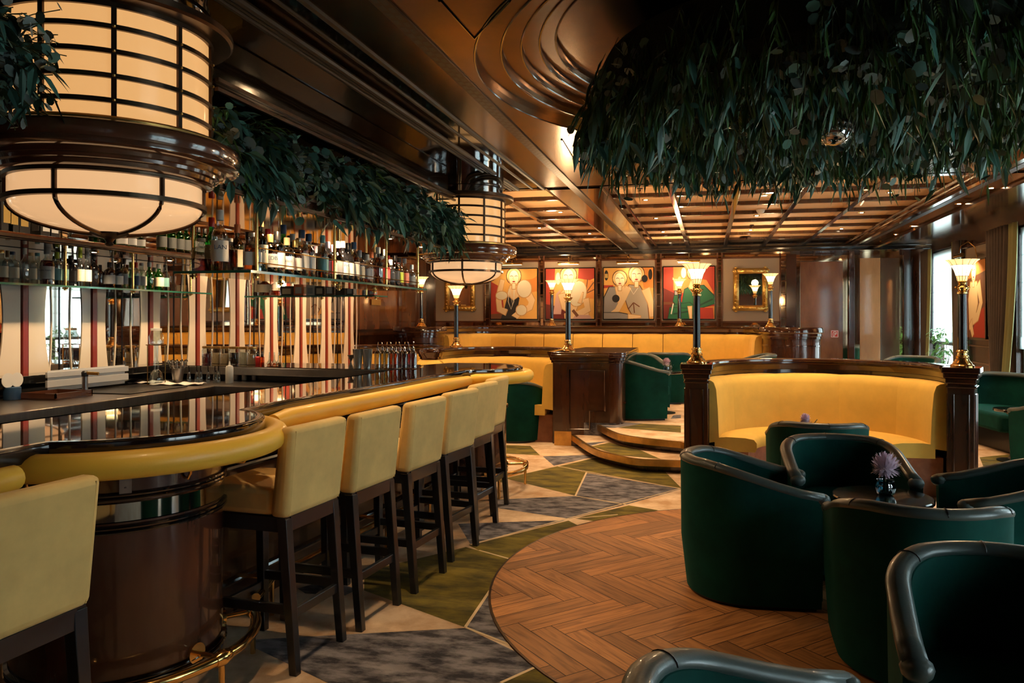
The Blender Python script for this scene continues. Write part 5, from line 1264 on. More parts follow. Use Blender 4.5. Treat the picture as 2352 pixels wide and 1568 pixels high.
def curtain(label, top, bot, zt, zb, lining_side, x=None, lw=0.14):
    x = x or WALL_R - 0.14
    t = thing('curtain', label, 'curtain', (x, (bot[0] + bot[1]) / 2, 0), group='taupe window curtains')
    oy = (bot[0] + bot[1]) / 2
    def sheet(y0t, y1t, y0b, y1b, folds, amp, mat, nm, dx=0.0):
        m = MB(); nu, nv = folds * 8, 18; vs = []
        for j in range(nv + 1):
            v = j / nv; e = v ** 1.6; z = zt + (zb - zt) * v
            a = y0t + (y0b - y0t) * e; b = y1t + (y1b - y1t) * e
            for i in range(nu + 1):
                u = i / nu; vs.append((dx + amp * sin(2 * pi * folds * u + 0.6 * v) * (0.6 + 0.4 * sin(3 * u + 1)), a + (b - a) * u - oy, z))
        fs = [(j * (nu + 1) + i, j * (nu + 1) + i + 1, (j + 1) * (nu + 1) + i + 1, (j + 1) * (nu + 1) + i) for j in range(nv) for i in range(nu)]
        m.add(vs, fs); o = m.build(nm, [mat], t, sharp=180)
        s_ = o.modifiers.new('thick', 'SOLIDIFY'); s_.thickness = 0.006
    sheet(top[0], top[1], bot[0], bot[1], max(3, int(abs(top[1] - top[0]) / 0.11)), 0.035, M['curtain'], 'drape')
    if lining_side == 0: sheet(top[0] - lw, top[0] + 0.02, bot[0] - lw * 0.8, bot[0] + 0.02, 2, 0.02, M['lining'], 'lining', 0.0)
    else: sheet(top[1] - 0.02, top[1] + lw, bot[1] - 0.02, bot[1] + lw * 0.8, 2, 0.02, M['lining'], 'lining', 0.0)
    return t
curtain('taupe curtain with green lining in the far corner beside the walnut doors', (14.75, 15.25), (14.98, 15.22), 2.74, 0.4, 0)
curtain('narrow taupe curtain between the far window and the framed nude painting', (13.08, 13.36), (13.12, 13.24), 2.74, 0.4, 1, lw=0.0 + 0.03)
curtain('wide taupe curtain with olive lining gathered low at the right edge', (11.0, 11.85), (11.30, 11.62), 2.74, 0.55, 0, lw=0.26)
curtain('taupe curtain beside the second window from the camera', (7.0, 7.5), (7.1, 7.4), 2.74, 0.1, 0)
t = thing('window_plant', 'pale leafy plant standing at the far window below the roller blind', 'plant', (WALL_R - 0.12, 13.85, 0.35))
m = MB(); m.box(-0.10, 0.10, -0.11, 0.11, -0.35, -0.001); m.build('plant_stand', [M['mahogany']], t, sharp=None, bev=0.005)
m = MB(); m.lathe([(0.06, 0), (0.09, 0.16), (0.08, 0.16), (0.07, 0.14), (0.0, 0.14)], 20); m.build('pot', [M['plum']], t)
m = MB()
for i in range(9):
    a = U(0, 6.28); h = U(0.5, 0.9); e = Vector((0.12 * cos(a), 0.3 * sin(a), h)); m.tube([(0, 0, 0.1), e * 0.5 + Vector((0, 0, 0.1)), e], 0.004, 5)
m.build('stem', [M['stem']], t)
LEAF = {}
def leaf(mb, base, d, L_, w_, droop=0.2, mi=0, roll=0.0):
    """pointed leaf from base along d"""
    d = d.normalized(); sd = d.cross(Vector((0, 0, 1)))
    if sd.length < 0.05: sd = Vector((1, 0, 0))
    sd.normalize(); up = sd.cross(d)
    if roll: sd = (sd * cos(roll) + up * sin(roll)); up = sd.cross(d)
    p = lambda t_, q, h: base + d * (L_ * t_) + sd * (w_ * q) - Vector((0, 0, 1)) * (droop * L_ * t_ * t_) + up * h
    mb.add([p(0, 0, 0), p(0.35, -0.5, 0.06 * w_), p(0.35, 0.5, 0.06 * w_), p(0.7, -0.42, 0), p(0.7, 0.42, 0), p(1, 0, 0), p(0.35, 0, -0.12 * w_), p(0.7, 0, -0.12 * w_)], [(0, 6, 1), (0, 2, 6), (1, 6, 7, 3), (6, 2, 4, 7), (3, 7, 5), (7, 4, 5)], mi)
def round_leaf(mb, base, d, r, roll=0.0, mi=0):
    d = d.normalized(); sd = d.cross(Vector((0.3, 0.1, 1))).normalized(); up = sd.cross(d); sd = sd * cos(roll) + up * sin(roll)
    c = base + d * r; n = 8
    mb.add([base] + [c + d * (-r * cos(2 * pi * i / n)) * 1.05 + sd * (r * 0.92 * sin(2 * pi * i / n)) for i in range(1, n)], [tuple(range(n))], mi)
m = MB()
for i in range(150):
    a = U(0, 6.28); h = U(0.35, 1.0); b = Vector((U(-0.12, 0.0), U(-0.32, 0.32), h)); leaf(m, b, Vector((U(-1, .2), U(-1, 1), U(-.3, .6))), U(0.09, 0.16), U(0.03, 0.05), 0.4)
m.build('leaves', [M['house_leaf']], t, sharp=None)

# ================================================================== FOLIAGE
def spray(mbs, p, d, L_, kind, dens=1.0, s=1.0):
    """one hanging twig with leaves"""
    d = d.normalized()
    if kind == 'willow':
        n = int(max(4, L_ / 0.030 * dens))
        for i in range(n):
            t_ = (i + R()) / n; q = p + d * (L_ * t_) + Vector((U(-.012, .012), U(-.012, .012), -0.10 * L_ * t_ * t_))
            leaf(mbs['b'], q, d * 0.9 + Vector((U(-1, 1), U(-1, 1), U(-1.1, 0.0))) * 0.7, U(0.06, 0.13) * s, U(0.010, 0.018) * s, 0.35, roll=U(-1, 1))
    elif kind == 'round':
        n = int(max(4, L_ / 0.045 * dens))
        for i in range(n):
            t_ = (i + R()) / n; q = p + d * (L_ * t_) + Vector((0, 0, -0.15 * L_ * t_ * t_))
            round_leaf(mbs['d' if R() < 0.35 else 'a'], q, Vector((U(-1, 1), U(-1, 1), U(-1.0, .2))), U(0.018, 0.034) * s, U(-1.2, 1.2))
    elif kind == 'pale':
        n = int(max(3, L_ / 0.05 * dens))
        for i in range(n):
            t_ = (i + R()) / n; q = p + d * (L_ * t_)
            round_leaf(mbs['d'], q, Vector((U(-1, 1), U(-1, 1), U(-1.2, -.1))), U(0.022, 0.036) * s, U(-1.2, 1.2))
    elif kind == 'broad':
        n = int(max(4, L_ / 0.05 * dens))
        for i in range(n):
            t_ = (i + R()) / n; q = p + d * (L_ * t_) + Vector((0, 0, -0.1 * L_ * t_))
            leaf(mbs['a'], q, d * 0.5 + Vector((U(-1, 1), U(-1, 1), U(-1.2, .1))), U(0.08, 0.15) * s, U(0.03, 0.05) * s, 0.4, roll=U(-1, 1))
    else:
        n = int(L_ / 0.012 * dens); sd = d.cross(Vector((U(-1, 1), U(-1, 1), 0.3))).normalized()
        for i in range(n):
            t_ = i / n; w_ = 0.05 * s * (1 - t_) + 0.008; q = p + d * (L_ * t_) - Vector((0, 0, 0.15 * L_ * t_ * t_))
            for sg in (-1, 1): leaf(mbs['c'], q, sd * sg + d * 0.5, w_, 0.010, 0.1)
    mbs['s'].tube([p, p + d * L_ * 0.5 - Vector((0, 0, 0.03 * L_)), p + d * L_ - Vector((0, 0, 0.14 * L_))], 0.0022, 3)
FM = dict(a='leaf_a', b='leaf_b', c='leaf_c', d='leaf_d', s='stem'); FN = dict(a='eucalyptus_leaves', b='willow_leaves', c='fern_fronds', d='pale_leaves', s='twigs')
def flush(mbs, t):
    for k, mb in mbs.items():
        if mb.v: tag(mb.build(FN[k], [M[FM[k]]], t, sharp=None), kind='stuff')
hg = thing('hanging_garden', 'large round mass of dark green foliage hanging from the ceiling over the round wood floor', 'hanging foliage', (0, 0, 0))
HR, HZ = 1.27, 2.60
m = MB(); m.lathe([(0.0, HZ), (HR * 0.6, HZ - 0.02), (HR - 0.16, HZ), (HR - 0.04, HZ + 0.08), (HR - 0.02, HZ + 0.25), (HR - 0.06, 2.93), (HR - 0.3, 3.05), (0, 3.05)], 48, (ROS[0], ROS[1], 0)); m.build('moss_body', [M['moss']], hg)
mbs = {k: MB() for k in 'abcds'}
def patch(x, y): return sin(x * 5.1 + 1.3) * cos(y * 4.3 + 0.7) + 0.5 * sin(x * 11 + y * 9)
for i in range(1750):
    edge_ = R() < 0.46
    a = U(0, 2 * pi); r = HR * (1 - 0.13 * R() ** 2) if edge_ else HR * sqrt(R()) * 0.96
    x, y = ROS[0] + r * cos(a), ROS[1] + r * sin(a)
    pv = patch(x, y)
    kind = 'willow' if R() < 0.56 else ('fern' if pv > 0.5 and R() < 0.55 else ('round' if R() < 0.55 else ('pale' if R() < 0.35 else 'broad')))
    if edge_: z = U(HZ - 0.02, 2.9); d = Vector((cos(a) * U(.15, .7), sin(a) * U(.15, .7), -1)); L_ = U(0.16, 0.36) if z > HZ + 0.15 else U(0.10, 0.24)
    else: z = HZ + 0.02; d = Vector((U(-.45, .45), U(-.45, .45), -1)); L_ = U(0.07, 0.20)
    spray(mbs, Vector((x, y, z)), d, L_, kind, 0.9)
for i in range(26):   # longer trailing tips round the rim
    a = U(0, 2 * pi); x, y = ROS[0] + HR * 1.0 * cos(a), ROS[1] + HR * 1.0 * sin(a)
    spray(mbs, Vector((x, y, HZ)), Vector((U(-.1, .1), U(-.1, .1), -1)), U(0.2, 0.3), random.choice(['willow', 'round', 'broad']), 0.7)
flush(mbs, hg)
t = thing('beaded_pendant', 'small beaded glass ball light half sunk in the hanging foliage', 'pendant lamp', (ROS[0], ROS[1] - 0.35, 2.455))
m = MB(); m.lathe([(0.0, -0.07)] + [(0.085 * cos(radians(b)), -0.07 + 0.07 * (1 + sin(radians(b)))) for b in range(-80, 1, 10)] + [(0.08, 0.05)], 28); m.build('bowl', [M['chrome']], t)
m = MB()
for ring_, z in ((0.05, -0.052), (0.075, -0.03), (0.087, 0.0), (0.085, 0.03)):
    n = int(ring_ * 2 * pi / 0.032)
    for j in range(n): a = 2 * pi * j / n + z * 40; m.lathe([(0, -0.011), (0.009, -0.006), (0.011, 0), (0.009, 0.006), (0, 0.011)], 8, (ring_ * cos(a), ring_ * sin(a), z))
m.build('glass_bead', [M['bottle_clear']], t, sharp=180)
def garland(label, y0, y1, n):
    t = thing('leaf_garland', label, 'garland', (0, 0, 0), group='leaf garlands on the bar canopy')
    m = MB(); pts = [(-2.52 + (0.05 if y0 < 2 else 0), y0 + (y1 - y0) * k / 20, 2.37 + 0.015 * sin(k * 1.7)) for k in range(21)]; m.tube(pts, lambda t_: 0.10 if t_ in (0, 1) else 0.17, 10); m.build('moss_core', [M['moss']], t)
    mbs = {k: MB() for k in 'abcds'}
    for i in range(n):
        y = U(y0, y1); ph = sin(y * 4.0) + 0.6 * sin(y * 9.1 + 1)
        kind = random.choice(['round', 'round', 'broad']) if y0 < 2 else ('broad' if R() < 0.75 else 'willow') if ph > 0.4 else ('round' if R() < 0.85 else 'willow') if ph > -0.5 else ('fern' if R() < 0.25 else ('round' if R() < 0.5 else 'broad'))
        z = U(2.25, 2.52); x = -2.44 + U(0, 0.12) + (0.07 if y0 < 2 else 0)
        d = Vector((U(0.3, 1.0), U(-0.8, 0.8), U(-1.2, 0.6)))
        spray(mbs, Vector((x, y, z)), d, U(0.07, 0.19), kind if R() < 0.9 else 'pale', 1.3, 0.65 if y0 < 2 else 1.0)
    flush(mbs, t)
garland('thick leaf garland on the bar canopy between the two drum pendants', 3.12, 6.80, 1500)
garland('leaf garland at the left edge beside the nearest drum pendant', 0.6, 2.16, 1100)
# ================================================================== BOTTLES
TXT = []
def bottle(kind, h, r, glass, fill=None, liq=None, cap='black', lab='white', label='', text=None, loc=(0, 0, 0), rz=0.0, group=None, lz=(0.16, 0.5), name='bottle'):
    t = thing(name, label, 'bottle', loc, rz, group)
    sq = 0
    if kind == 'tall': prof = [(r * 0.9, 0), (r, 0.006), (r, h * 0.56), (r * 0.93, h * 0.61), (r * 0.62, h * 0.68), (r * 0.40, h * 0.73), (r * 0.36, h * 0.78), (r * 0.36, h * 0.90), (r * 0.42, h * 0.905), (r * 0.42, h * 0.93)]
    elif kind == 'square': prof = [(r * 0.9, 0), (r, 0.006), (r, h * 0.64), (r * 0.9, h * 0.70), (r * 0.42, h * 0.75), (r * 0.36, h * 0.78), (r * 0.36, h * 0.90)]; sq = 5
    elif kind == 'decanter': prof = [(r * 0.85, 0), (r, 0.01), (r * 1.0, h * 0.35), (r * 0.8, h * 0.52), (r * 0.35, h * 0.62), (r * 0.28, h * 0.70), (r * 0.32, h * 0.80)]
    elif kind == 'shoulder': prof = [(r * 0.92, 0), (r, 0.006), (r, h * 0.60), (r * 0.96, h * 0.66), (r * 0.7, h * 0.72), (r * 0.42, h * 0.75), (r * 0.38, h * 0.80), (r * 0.38, h * 0.90)]
    else: prof = [(r * 0.9, 0), (r, 0.005), (r, h * 0.78), (r * 0.85, h * 0.86), (r * 0.5, h * 0.90), (r * 0.5, h * 0.94)]
    seg = 20
    m = MB(); m.lathe(prof, seg, sq=sq); m.build('body', [M[glass]], t)
    if fill:
        pr = [(q * 0.92, z + 0.004) for q, z in prof if z < h * fill] ; rl = pr[-1][0]
        pr.append((rl, h * fill)); m = MB(); m.lathe(pr, seg, sq=sq); m.build('liquid', [M[liq]], t)
    if cap:
        q, z = prof[-1]; cr = max(q * 1.12, 0.010)
        m = MB(); m.lathe([(cr, z - (h * 0.10 if kind in ('tall', 'shoulder') else 0.0)), (cr, h - 0.003), (cr * 0.9, h)], 14); m.build('cap', [M[cap]], t)
    if lab:
        z0, z1 = h * lz[0], h * lz[1]; m = MB(); e = 0.0012; k = 1.02
        m.lathe([(r * k, z0), (r * k + e, z0), (r * k + e, z1), (r * k, z1)], 14, a0=radians(-75), a1=radians(75), sq=sq); lb = m.build('paper_label', [M[lab]], t, sharp=60)
        if text:
            cu = bpy.data.curves.new('label_lettering', 'FONT'); cu.body = text; cu.align_x = 'CENTER'; cu.align_y = 'CENTER'; cu.size = min(0.034, 2.3 * r / max(3, len(text)) * 1.25)
            o = bpy.data.objects.new('label_lettering', cu); COL.objects.link(o); o.parent = lb
            o.location = (r * k + e + 0.002, 0, z0 + (z1 - z0) * 0.66); o.rotation_euler = (radians(90), 0, radians(90)); cu.materials.append(M['blue']); TXT.append(o)
    return t
WX = [-2.45, -2.60, -2.72]
def at_shelf(px, py, X, z): p = gx(px, py, X); return (X, p.y, z)
# whisky shelf: (pixel column at the base, row, kind, height, radius, glass, fill, liquid, cap, label, text, look)
WH = [(463, 2, 'square', 0.185, 0.052, 'bottle_clear', 0.38, 'whisky_dark', 'white', None, None, 'squat clear decanter a third full of amber spirit'),
 (486, 2, 'tall', 0.31, 0.036, 'bottle_green', None, None, 'red', 'label_cream', None, 'green bottle with a red cap partly hidden'),
 (505, 1, 'tall', 0.335, 0.043, 'bottle_clear', 0.42, 'whisky', 'white', 'white', 'LAN', 'tall clear bottle with white neck and tall white label reading LAN'),
 (528, 1, 'square', 0.19, 0.040, 'bottle_clear', 0.66, 'whisky_dark', 'white', None, None, 'dark amber square bottle with a white cap'),
 (545, 2, 'tall', 0.30, 0.038, 'bottle_olive', None, None, 'orange', 'label_cream', None, 'olive bottle with an orange cap beside the first post'),
 (579, 0, 'square', 0.215, 0.046, 'bottle_clear', 0.6, 'whisky', 'white', 'white', None, 'amber square bottle with white label and white cap'),
 (597, 0, 'tall', 0.31, 0.042, 'bottle_olive', 0.5, 'whisky_dark', 'orange', 'label_cream', 'JAM', 'tall olive bottle with orange cap and cream label reading JAM'),
 (615, 1, 'tall', 0.285, 0.036, 'bottle_dark', None, None, 'red', None, None, 'dark bottle with a ribbed red cap'),
 (620, 0, 'shoulder', 0.225, 0.042, 'bottle_brown', None, None, 'gold_foil', 'white', 'REDB', 'brown bottle with white label reading REDB'),
 (637, 0, 'shoulder', 0.25, 0.042, 'bottle_clear', 0.62, 'whisky', 'black', 'white', None, 'amber bottle with white label and black cap'),
 (651, 1, 'tall', 0.33, 0.040, 'bottle_green', None, None, 'blue', None, None, 'tall bright green bottle with a dark blue cap'),
 (659, 0, 'shoulder', 0.225, 0.042, 'bottle_clear', 0.55, 'whisky', 'tan', 'white', 'Glenl', 'amber bottle with white label reading Glenl'),
 (672, 1, 'tall', 0.285, 0.036, 'bottle_dark', None, None, 'white', 'white', None, 'dark bottle with a white cap and notched label'),
 (678, 0, 'shoulder', 0.22, 0.040, 'bottle_brown', None, None, 'gold_foil', 'white', None, 'brown bottle whose white label is cut in a V'),
 (693, 0, 'tall', 0.29, 0.042, 'bottle_clear', 0.55, 'whisky', 'blue', 'white', None, 'amber bottle with navy cap and broad white label'),
 (709, 0, 'tall', 0.275, 0.041, 'bottle_clear', 0.6, 'whisky', 'blue', 'white', None, 'pale amber bottle with a gold seal and navy cap'),
 (724, 1, 'shoulder', 0.235, 0.037, 'bottle_brown', None, None, 'pink', None, None, 'plain brown bottle behind the second post'),
 (741, 0, 'tall', 0.285, 0.036, 'bottle_clear', 0.55, 'whisky', 'teal', 'teal', None, 'bottle with teal cap and pale teal label'),
 (752, 0, 'tall', 0.25, 0.035, 'bottle_clear', 0.65, 'syrup_red', 'pink', 'red', None, 'slim red bottle with a ribbed pink cap'),
 (762, 0, 'shoulder', 0.235, 0.035, 'bottle_clear', 0.6, 'syrup_red', 'pink', 'white', None, 'second slim red bottle, white label low on the glass'),
 (774, 0, 'tall', 0.265, 0.042, 'bottle_brown', None, None, 'label_grey', 'label_grey', None, 'brown bottle with grey label and grey cap'),
 (787, 0, 'tall', 0.275, 0.041, 'bottle_dark', None, None, 'white', 'white', 'LAPH', 'dark bottle with white cap and white label reading LAPH'),
 (800, 0, 'tall', 0.27, 0.041, 'bottle_dark', None, None, 'black', 'white', None, 'dark bottle with black cap and white label'),
 (813, 0, 'tall', 0.285, 0.040, 'bottle_clear', 0.62, 'whisky_dark', 'blue', 'white', None, 'amber bottle with navy cap and oval white label'),
 (826, 0, 'shoulder', 0.235, 0.036, 'bottle_clear', 0.62, 'whisky', 'label_grey', 'label_cream', None, 'pale amber bottle with a grey cap'),
 (842, 0, 'shoulder', 0.215, 0.046, 'bottle_clear', 0.2, 'syrup_red', 'white', 'label_grey', None, 'clear broad bottle with a dark grey square label'),
 (853, 1, 'tall', 0.27, 0.038, 'bottle_clear', 0.6, 'whisky', 'orange', 'label_cream', None, 'amber bottle with orange cap beside the third post'),
 (868, 0, 'tall', 0.285, 0.040, 'bottle_clear', 0.72, 'whisky_dark', 'white', None, None, 'tall orange amber bottle with a white capsule'),
 (884, 0, 'tall', 0.28, 0.040, 'bottle_clear', 0.72, 'whisky', 'white', 'red', None, 'tall amber bottle with a slanting red label'),
 (897, 0, 'shoulder', 0.21, 0.036, 'bottle_dark', None, None, 'white', 'black', None, 'black bottle with a pale neck'),
 (907, 0, 'tall', 0.25, 0.038, 'bottle_brown', None, None, 'black', 'black', None, 'brown bottle with a black shield label'),
 (917, 0, 'tall', 0.24, 0.036, 'bottle_clear', 0.6, 'whisky', 'black', 'lime', None, 'bottle with a green band low on the label'),
 (929, 0, 'tall', 0.24, 0.036, 'bottle_clear', 0.6, 'whisky', 'label_grey', 'orange', None, 'bottle with a coral band low on the label'),
 (914, 1, 'tall', 0.26, 0.036, 'bottle_brown', None, None, 'red', None, None, 'brown bottle with a bright red capsule'),
 (945, 0, 'shoulder', 0.20, 0.036, 'bottle_clear', 0.5, 'whisky', 'white', 'white', None, 'short bottle with a plain white label next to the last post')]
for i, (px_, row, kind, h, r, gl, fi, lq_, cp_, lb, tx, look) in enumerate(WH):
    X = WX[row]; yy = gx(px_, 600, X).y
    bottle(kind, h, r, gl, fi, lq_, cp_, lb, look + ', on the bar shelf', tx, (X, yy, SZ + 0.0065), radians(-52), 'whisky bottles on the long glass shelf')
# a second row behind them
caps2 = ['gold_foil', 'black', 'tan', 'white', 'red', 'blue']; n2 = 0
for px_ in (570, 604, 627, 645, 665, 686, 701, 733, 757, 780, 793, 807, 833, 861, 876, 891):
    X = -2.725; n2 += 1
    bottle('tall', 0.25 + 0.05 * R(), 0.036, ['bottle_clear', 'bottle_brown', 'bottle_olive'][n2 % 3], 0.6 if n2 % 3 == 0 else None, 'whisky', caps2[n2 % 6], ['label_cream', 'white'][n2 % 2], 'half hidden rear row bottle on the bar shelf, %s from the near end' % ORD[n2 - 1], None, (X, gx(px_, 600, X).y, SZ + 0.0065), radians(-50), 'rear row of whisky bottles')
GN = [(3, 'square', 0.24, 0.044, 'bottle_clear', 0.35, 'syrup_orange', 'gold_foil', 'label_cream', None, 'clear bottle of orange spirit at the picture edge'),
 (18, 'shoulder', 0.245, 0.034, 'bottle_clear', None, None, 'tan', None, None, 'clear bottle with a copper stopper'),
 (29, 'square', 0.235, 0.042, 'bottle_clear', None, None, 'blue', 'label_cream', None, 'clear square bottle with cream label and black stopper'),
 (57, 'tall', 0.27, 0.028, 'bottle_clear', None, None, 'white', None, None, 'slim clear bottle with a long white cap'),
 (71, 'square', 0.24, 0.040, 'bottle_clear', None, None, 'tan', 'label_cream', None, 'clear bottle with a large cream label and cork'),
 (86, 'square', 0.25, 0.040, 'bottle_clear', None, None, 'teal', 'white', None, 'clear bottle with pale label and teal stopper'),
 (109, 'tall', 0.29, 0.048, 'bottle_clear', 0.66, 'syrup_purple', 'label_grey', 'white', 'GIN MARE', 'broad bottle fading to black with silver cap and lettering GIN MARE'),
 (131, 'shoulder', 0.265, 0.036, 'bottle_clear', None, None, 'lime', 'teal', None, 'clear bottle with lime cap and teal round label'),
 (146, 'shoulder', 0.265, 0.036, 'bottle_clear', None, None, 'label_grey', 'teal', None, 'clear bottle with a second teal round label and grey stopper'),
 (163, 'square', 0.255, 0.048, 'bottle_dark', None, None, 'black', 'black', None, 'matt black square shouldered bottle'),
 (184, 'tall', 0.285, 0.034, 'bottle_clear', None, None, 'lime', 'label_cream', None, 'slender clear bottle with a tall lime green cap'),
 (200, 'tall', 0.285, 0.034, 'bottle_clear', None, None, 'label_grey', 'white', None, 'slender clear bottle with white label and grey cap'),
 (216, 'tall', 0.28, 0.036, 'bottle_dark', None, None, 'black', None, None, 'tall plain black bottle'),
 (230, 'shoulder', 0.20, 0.030, 'bottle_brown', None, None, 'black', None, None, 'small brown bottle behind the middle post'),
 (252, 'shoulder', 0.225, 0.042, 'bottle_brown', None, None, 'black', 'label_grey', None, 'brown apothecary bottle with a grey label'),
 (271, 'shoulder', 0.22, 0.042, 'bottle_dark', None, None, 'black', 'white', None, 'black apothecary bottle with a white diamond label'),
 (285, 'tall', 0.265, 0.032, 'bottle_clear', None, None, 'black', 'label_grey', None, 'clear bottle with black stopper and dark label'),
 (301, 'shoulder', 0.25, 0.038, 'bottle_clear', None, None, 'lime', None, None, 'clear bottle with a green tinted shoulder'),
 (312, 'shoulder', 0.245, 0.036, 'bottle_clear', None, None, 'red', 'blue', None, 'clear bottle with a dark blue round badge'),
 (325, 'square', 0.245, 0.042, 'bottle_clear', None, None, 'label_grey', 'white', None, 'clear bottle with broad pale blue white label'),
 (343, 'tall', 0.26, 0.036, 'bottle_green', None, None, 'label_grey', None, None, 'pale green fluted bottle with silver cap'),
 (354, 'tall', 0.22, 0.034, 'bottle_green', None, None, 'label_grey', None, None, 'short green bottle with clear neck'),
 (365, 'tall', 0.25, 0.042, 'bottle_green', None, None, 'white', 'label_cream', None, 'bright green bottle with a cream label'),
 (379, 'square', 0.25, 0.036, 'bottle_clear', None, None, 'black', 'teal', None, 'clear bottle with a blue green tint, last on the shelf')]
for i, (px_, kind, h, r, gl, fi, lq_, cp_, lb, tx, look) in enumerate(GN):
    X = -4.80 - (0.06 if i % 4 == 1 else 0.0)
    bottle(kind, h * 0.95, r, gl, fi, lq_, cp_, lb, look + ', before the mirror', tx, (X, gx(px_, 645, X).y, SZ + 0.0015), radians(-58), 'gin bottles on the wall shelf')
for i, px_ in enumerate((372, 394, 413, 428, 441, 456, 470)):
    X = -4.6 - 0.0; bottle('tall', 0.27, 0.042, 'bottle_green', None, None, 'black', 'label_dark', 'green gin bottle with dark label, %s from the left on the dark board' % ORD[i], None, (X, gx(px_, 540, X).y, 2.0755), radians(-58), 'green bottles on the dark board')
for i, px_ in enumerate((281, 302, 322)):
    X = -4.6; bottle('square', 0.16, 0.04, 'bottle_clear', None, None, 'white', 'label_grey', 'small clear bottle, %s of three beside the green bottles on the dark board' % ORD[i], None, (X, gx(px_, 540, X).y, 2.0755), radians(-58), 'small bottles on the dark board')
def box_thing(label, x, y, z, sx, sy, sz, mat, lab=None, name='gift_box', group='boxes on the bar shelves', rz=0.0):
    t = thing(name, label, 'box', (x, y, z), rz, group)
    m = MB(); m.box(-sx / 2, sx / 2, -sy / 2, sy / 2, 0, sz); m.build('carton', [M[mat]], t, sharp=None, bev=0.003)
    if lab:
        m = MB(); m.box(sx / 2 + 0.0005, sx / 2 + 0.0015, -sy * 0.32, sy * 0.32, sz * 0.2, sz * 0.75); m.box(-sx * 0.32, sx * 0.32, -sy / 2 - 0.0015, -sy / 2 - 0.0005, sz * 0.2, sz * 0.75); m.build('printed_label', [M[lab]], t, sharp=None)
    return t
for i, (px_, lab, h) in enumerate(((4, 'gold_foil', 0.33), (20, 'gold_foil', 0.31), (44, 'gold_foil', 0.29), (94, 'label_grey', 0.22), (114, 'label_grey', 0.20))):
    X = -4.62; box_thing('black carton with %s label, %s from the left on the dark board' % ('a yellow' if i < 3 else 'a grey emblem', ORD[i]), X, gx(px_, 530, X).y, 2.0755, 0.09, 0.09, h, 'black', lab)
# cross shelf
YX = 7.08
for px_, mat, lab, sx, h, look in ((583, 'black', 'label_cream', 0.05, 0.22, 'tall narrow black carton with cream print'), (663, 'black', 'label_cream', 0.15, 0.10, 'wide black carton with a cream banner'), (690, 'orange', 'white', 0.11, 0.12, 'orange and white carton'), (717, 'white', 'label_grey', 0.09, 0.11, 'white carton with grey print'), (738, 'black', 'label_cream', 0.10, 0.10, 'black carton with a cream panel'), (761, 'black', 'white', 0.09, 0.11, 'black carton with a round white label'), (785, 'black', None, 0.10, 0.10, 'plain black carton'), (807, 'black', 'label_grey', 0.08, 0.09, 'black carton with a narrow grey strip'), (842, 'white', 'label_grey', 0.06, 0.055, 'small white carton'), (857, 'red', 'white', 0.06, 0.055, 'small red and white carton, last')):
    p = gy(px_, 672, YX); box_thing(look + ' on the short cross shelf behind the bar', max(-4.55, p.x), YX, 1.7365, sx, 0.08, h, mat, lab)
bottle('decanter', 0.24, 0.075, 'bottle_brown', None, None, 'black', 'label_cream', 'dark round decanter with a cream label on the short cross shelf', None, (gy(608, 672, YX).x, YX, 1.7365), radians(-70))
bottle('decanter', 0.22, 0.085, 'bottle_clear', 0.25, 'whisky_dark', 'bottle_clear', None, 'clear globe decanter with a little amber spirit on the short cross shelf', None, (gy(636, 672, YX).x, YX, 1.7365), radians(-70))

# ================================================================== THINGS ON THE COUNTERS
def cup(label, px_, py_, z, h, r0, r1, mat, name='shaker_tin', cat='shaker', group='polished shaker tins'):
    p = gz(px_, py_, z); m = MB(); m.lathe([(r0 * 0.9, 0.001), (r0, 0.004), (r1, h - 0.004), (r1 + 0.003, h), (r1 - 0.002, h - 0.002), (r0 * 0.95, 0.01), (0, 0.01)], 24)
    return tag(m.build(name, [M[mat]], loc=tuple(p)), label, cat, group)
XZ = 1.083
cup('left one of two polished shaker tins on the cross counter', 822, 846, XZ, 0.165, 0.032, 0.044, 'tin')
cup('right one of two polished shaker tins beside the syrup bottles', 844, 846, XZ, 0.165, 0.032, 0.044, 'tin')
p = gz(806, 846, XZ); m = MB(); m.lathe([(0.022, 0.001), (0.006, 0.055), (0.006, 0.06), (0.030, 0.115), (0.028, 0.115), (0.004, 0.06)], 20); tag(m.build('jigger', [M['steel']], loc=tuple(p)), 'hourglass steel jigger left of the shaker tins', 'jigger')
SY = ['syrup_yellow', 'syrup_yellow', 'syrup_yellow', 'syrup_orange', 'syrup_orange', 'syrup_purple', 'syrup_purple', 'syrup_red', 'syrup_purple']
sc_ = ['clear', 'straw', 'pale yellow', 'orange', 'amber', 'purple', 'dark purple', 'ruby', 'plum']
for i in range(9):
    px_ = 868 + 10.2 * i; py_ = 846 - (1.5 if i % 2 else 0)
    p = gz(px_, py_, XZ)
    t = thing('syrup_bottle', 'glass bottle of %s syrup with steel pourer, %s from the left on the bar' % (sc_[i], ORD[i]), 'bottle', tuple(p), group='syrup bottles with pourers')
    pr = [(0.026, 0), (0.030, 0.005), (0.030, 0.125), (0.024, 0.142), (0.012, 0.152), (0.011, 0.168)]
    m = MB(); m.lathe(pr, 16); m.build('body', [M['bottle_clear']], t)
    m = MB(); m.lathe([(q * 0.92, z + 0.003) for q, z in pr[:3]] + [(0.0, 0.127)], 16); m.build('liquid', [M[SY[i]]], t)
    m = MB(); m.lathe([(0.013, 0.166), (0.014, 0.176), (0.008, 0.182)], 12); m.tube([(0, 0, 0.18), (0, 0, 0.20), (-0.012 if i % 2 else 0.004, 0, 0.225)], 0.0045, 6); m.build('pourer', [M['chrome']], t)
GJ = 'preserving jars on the cross counter'
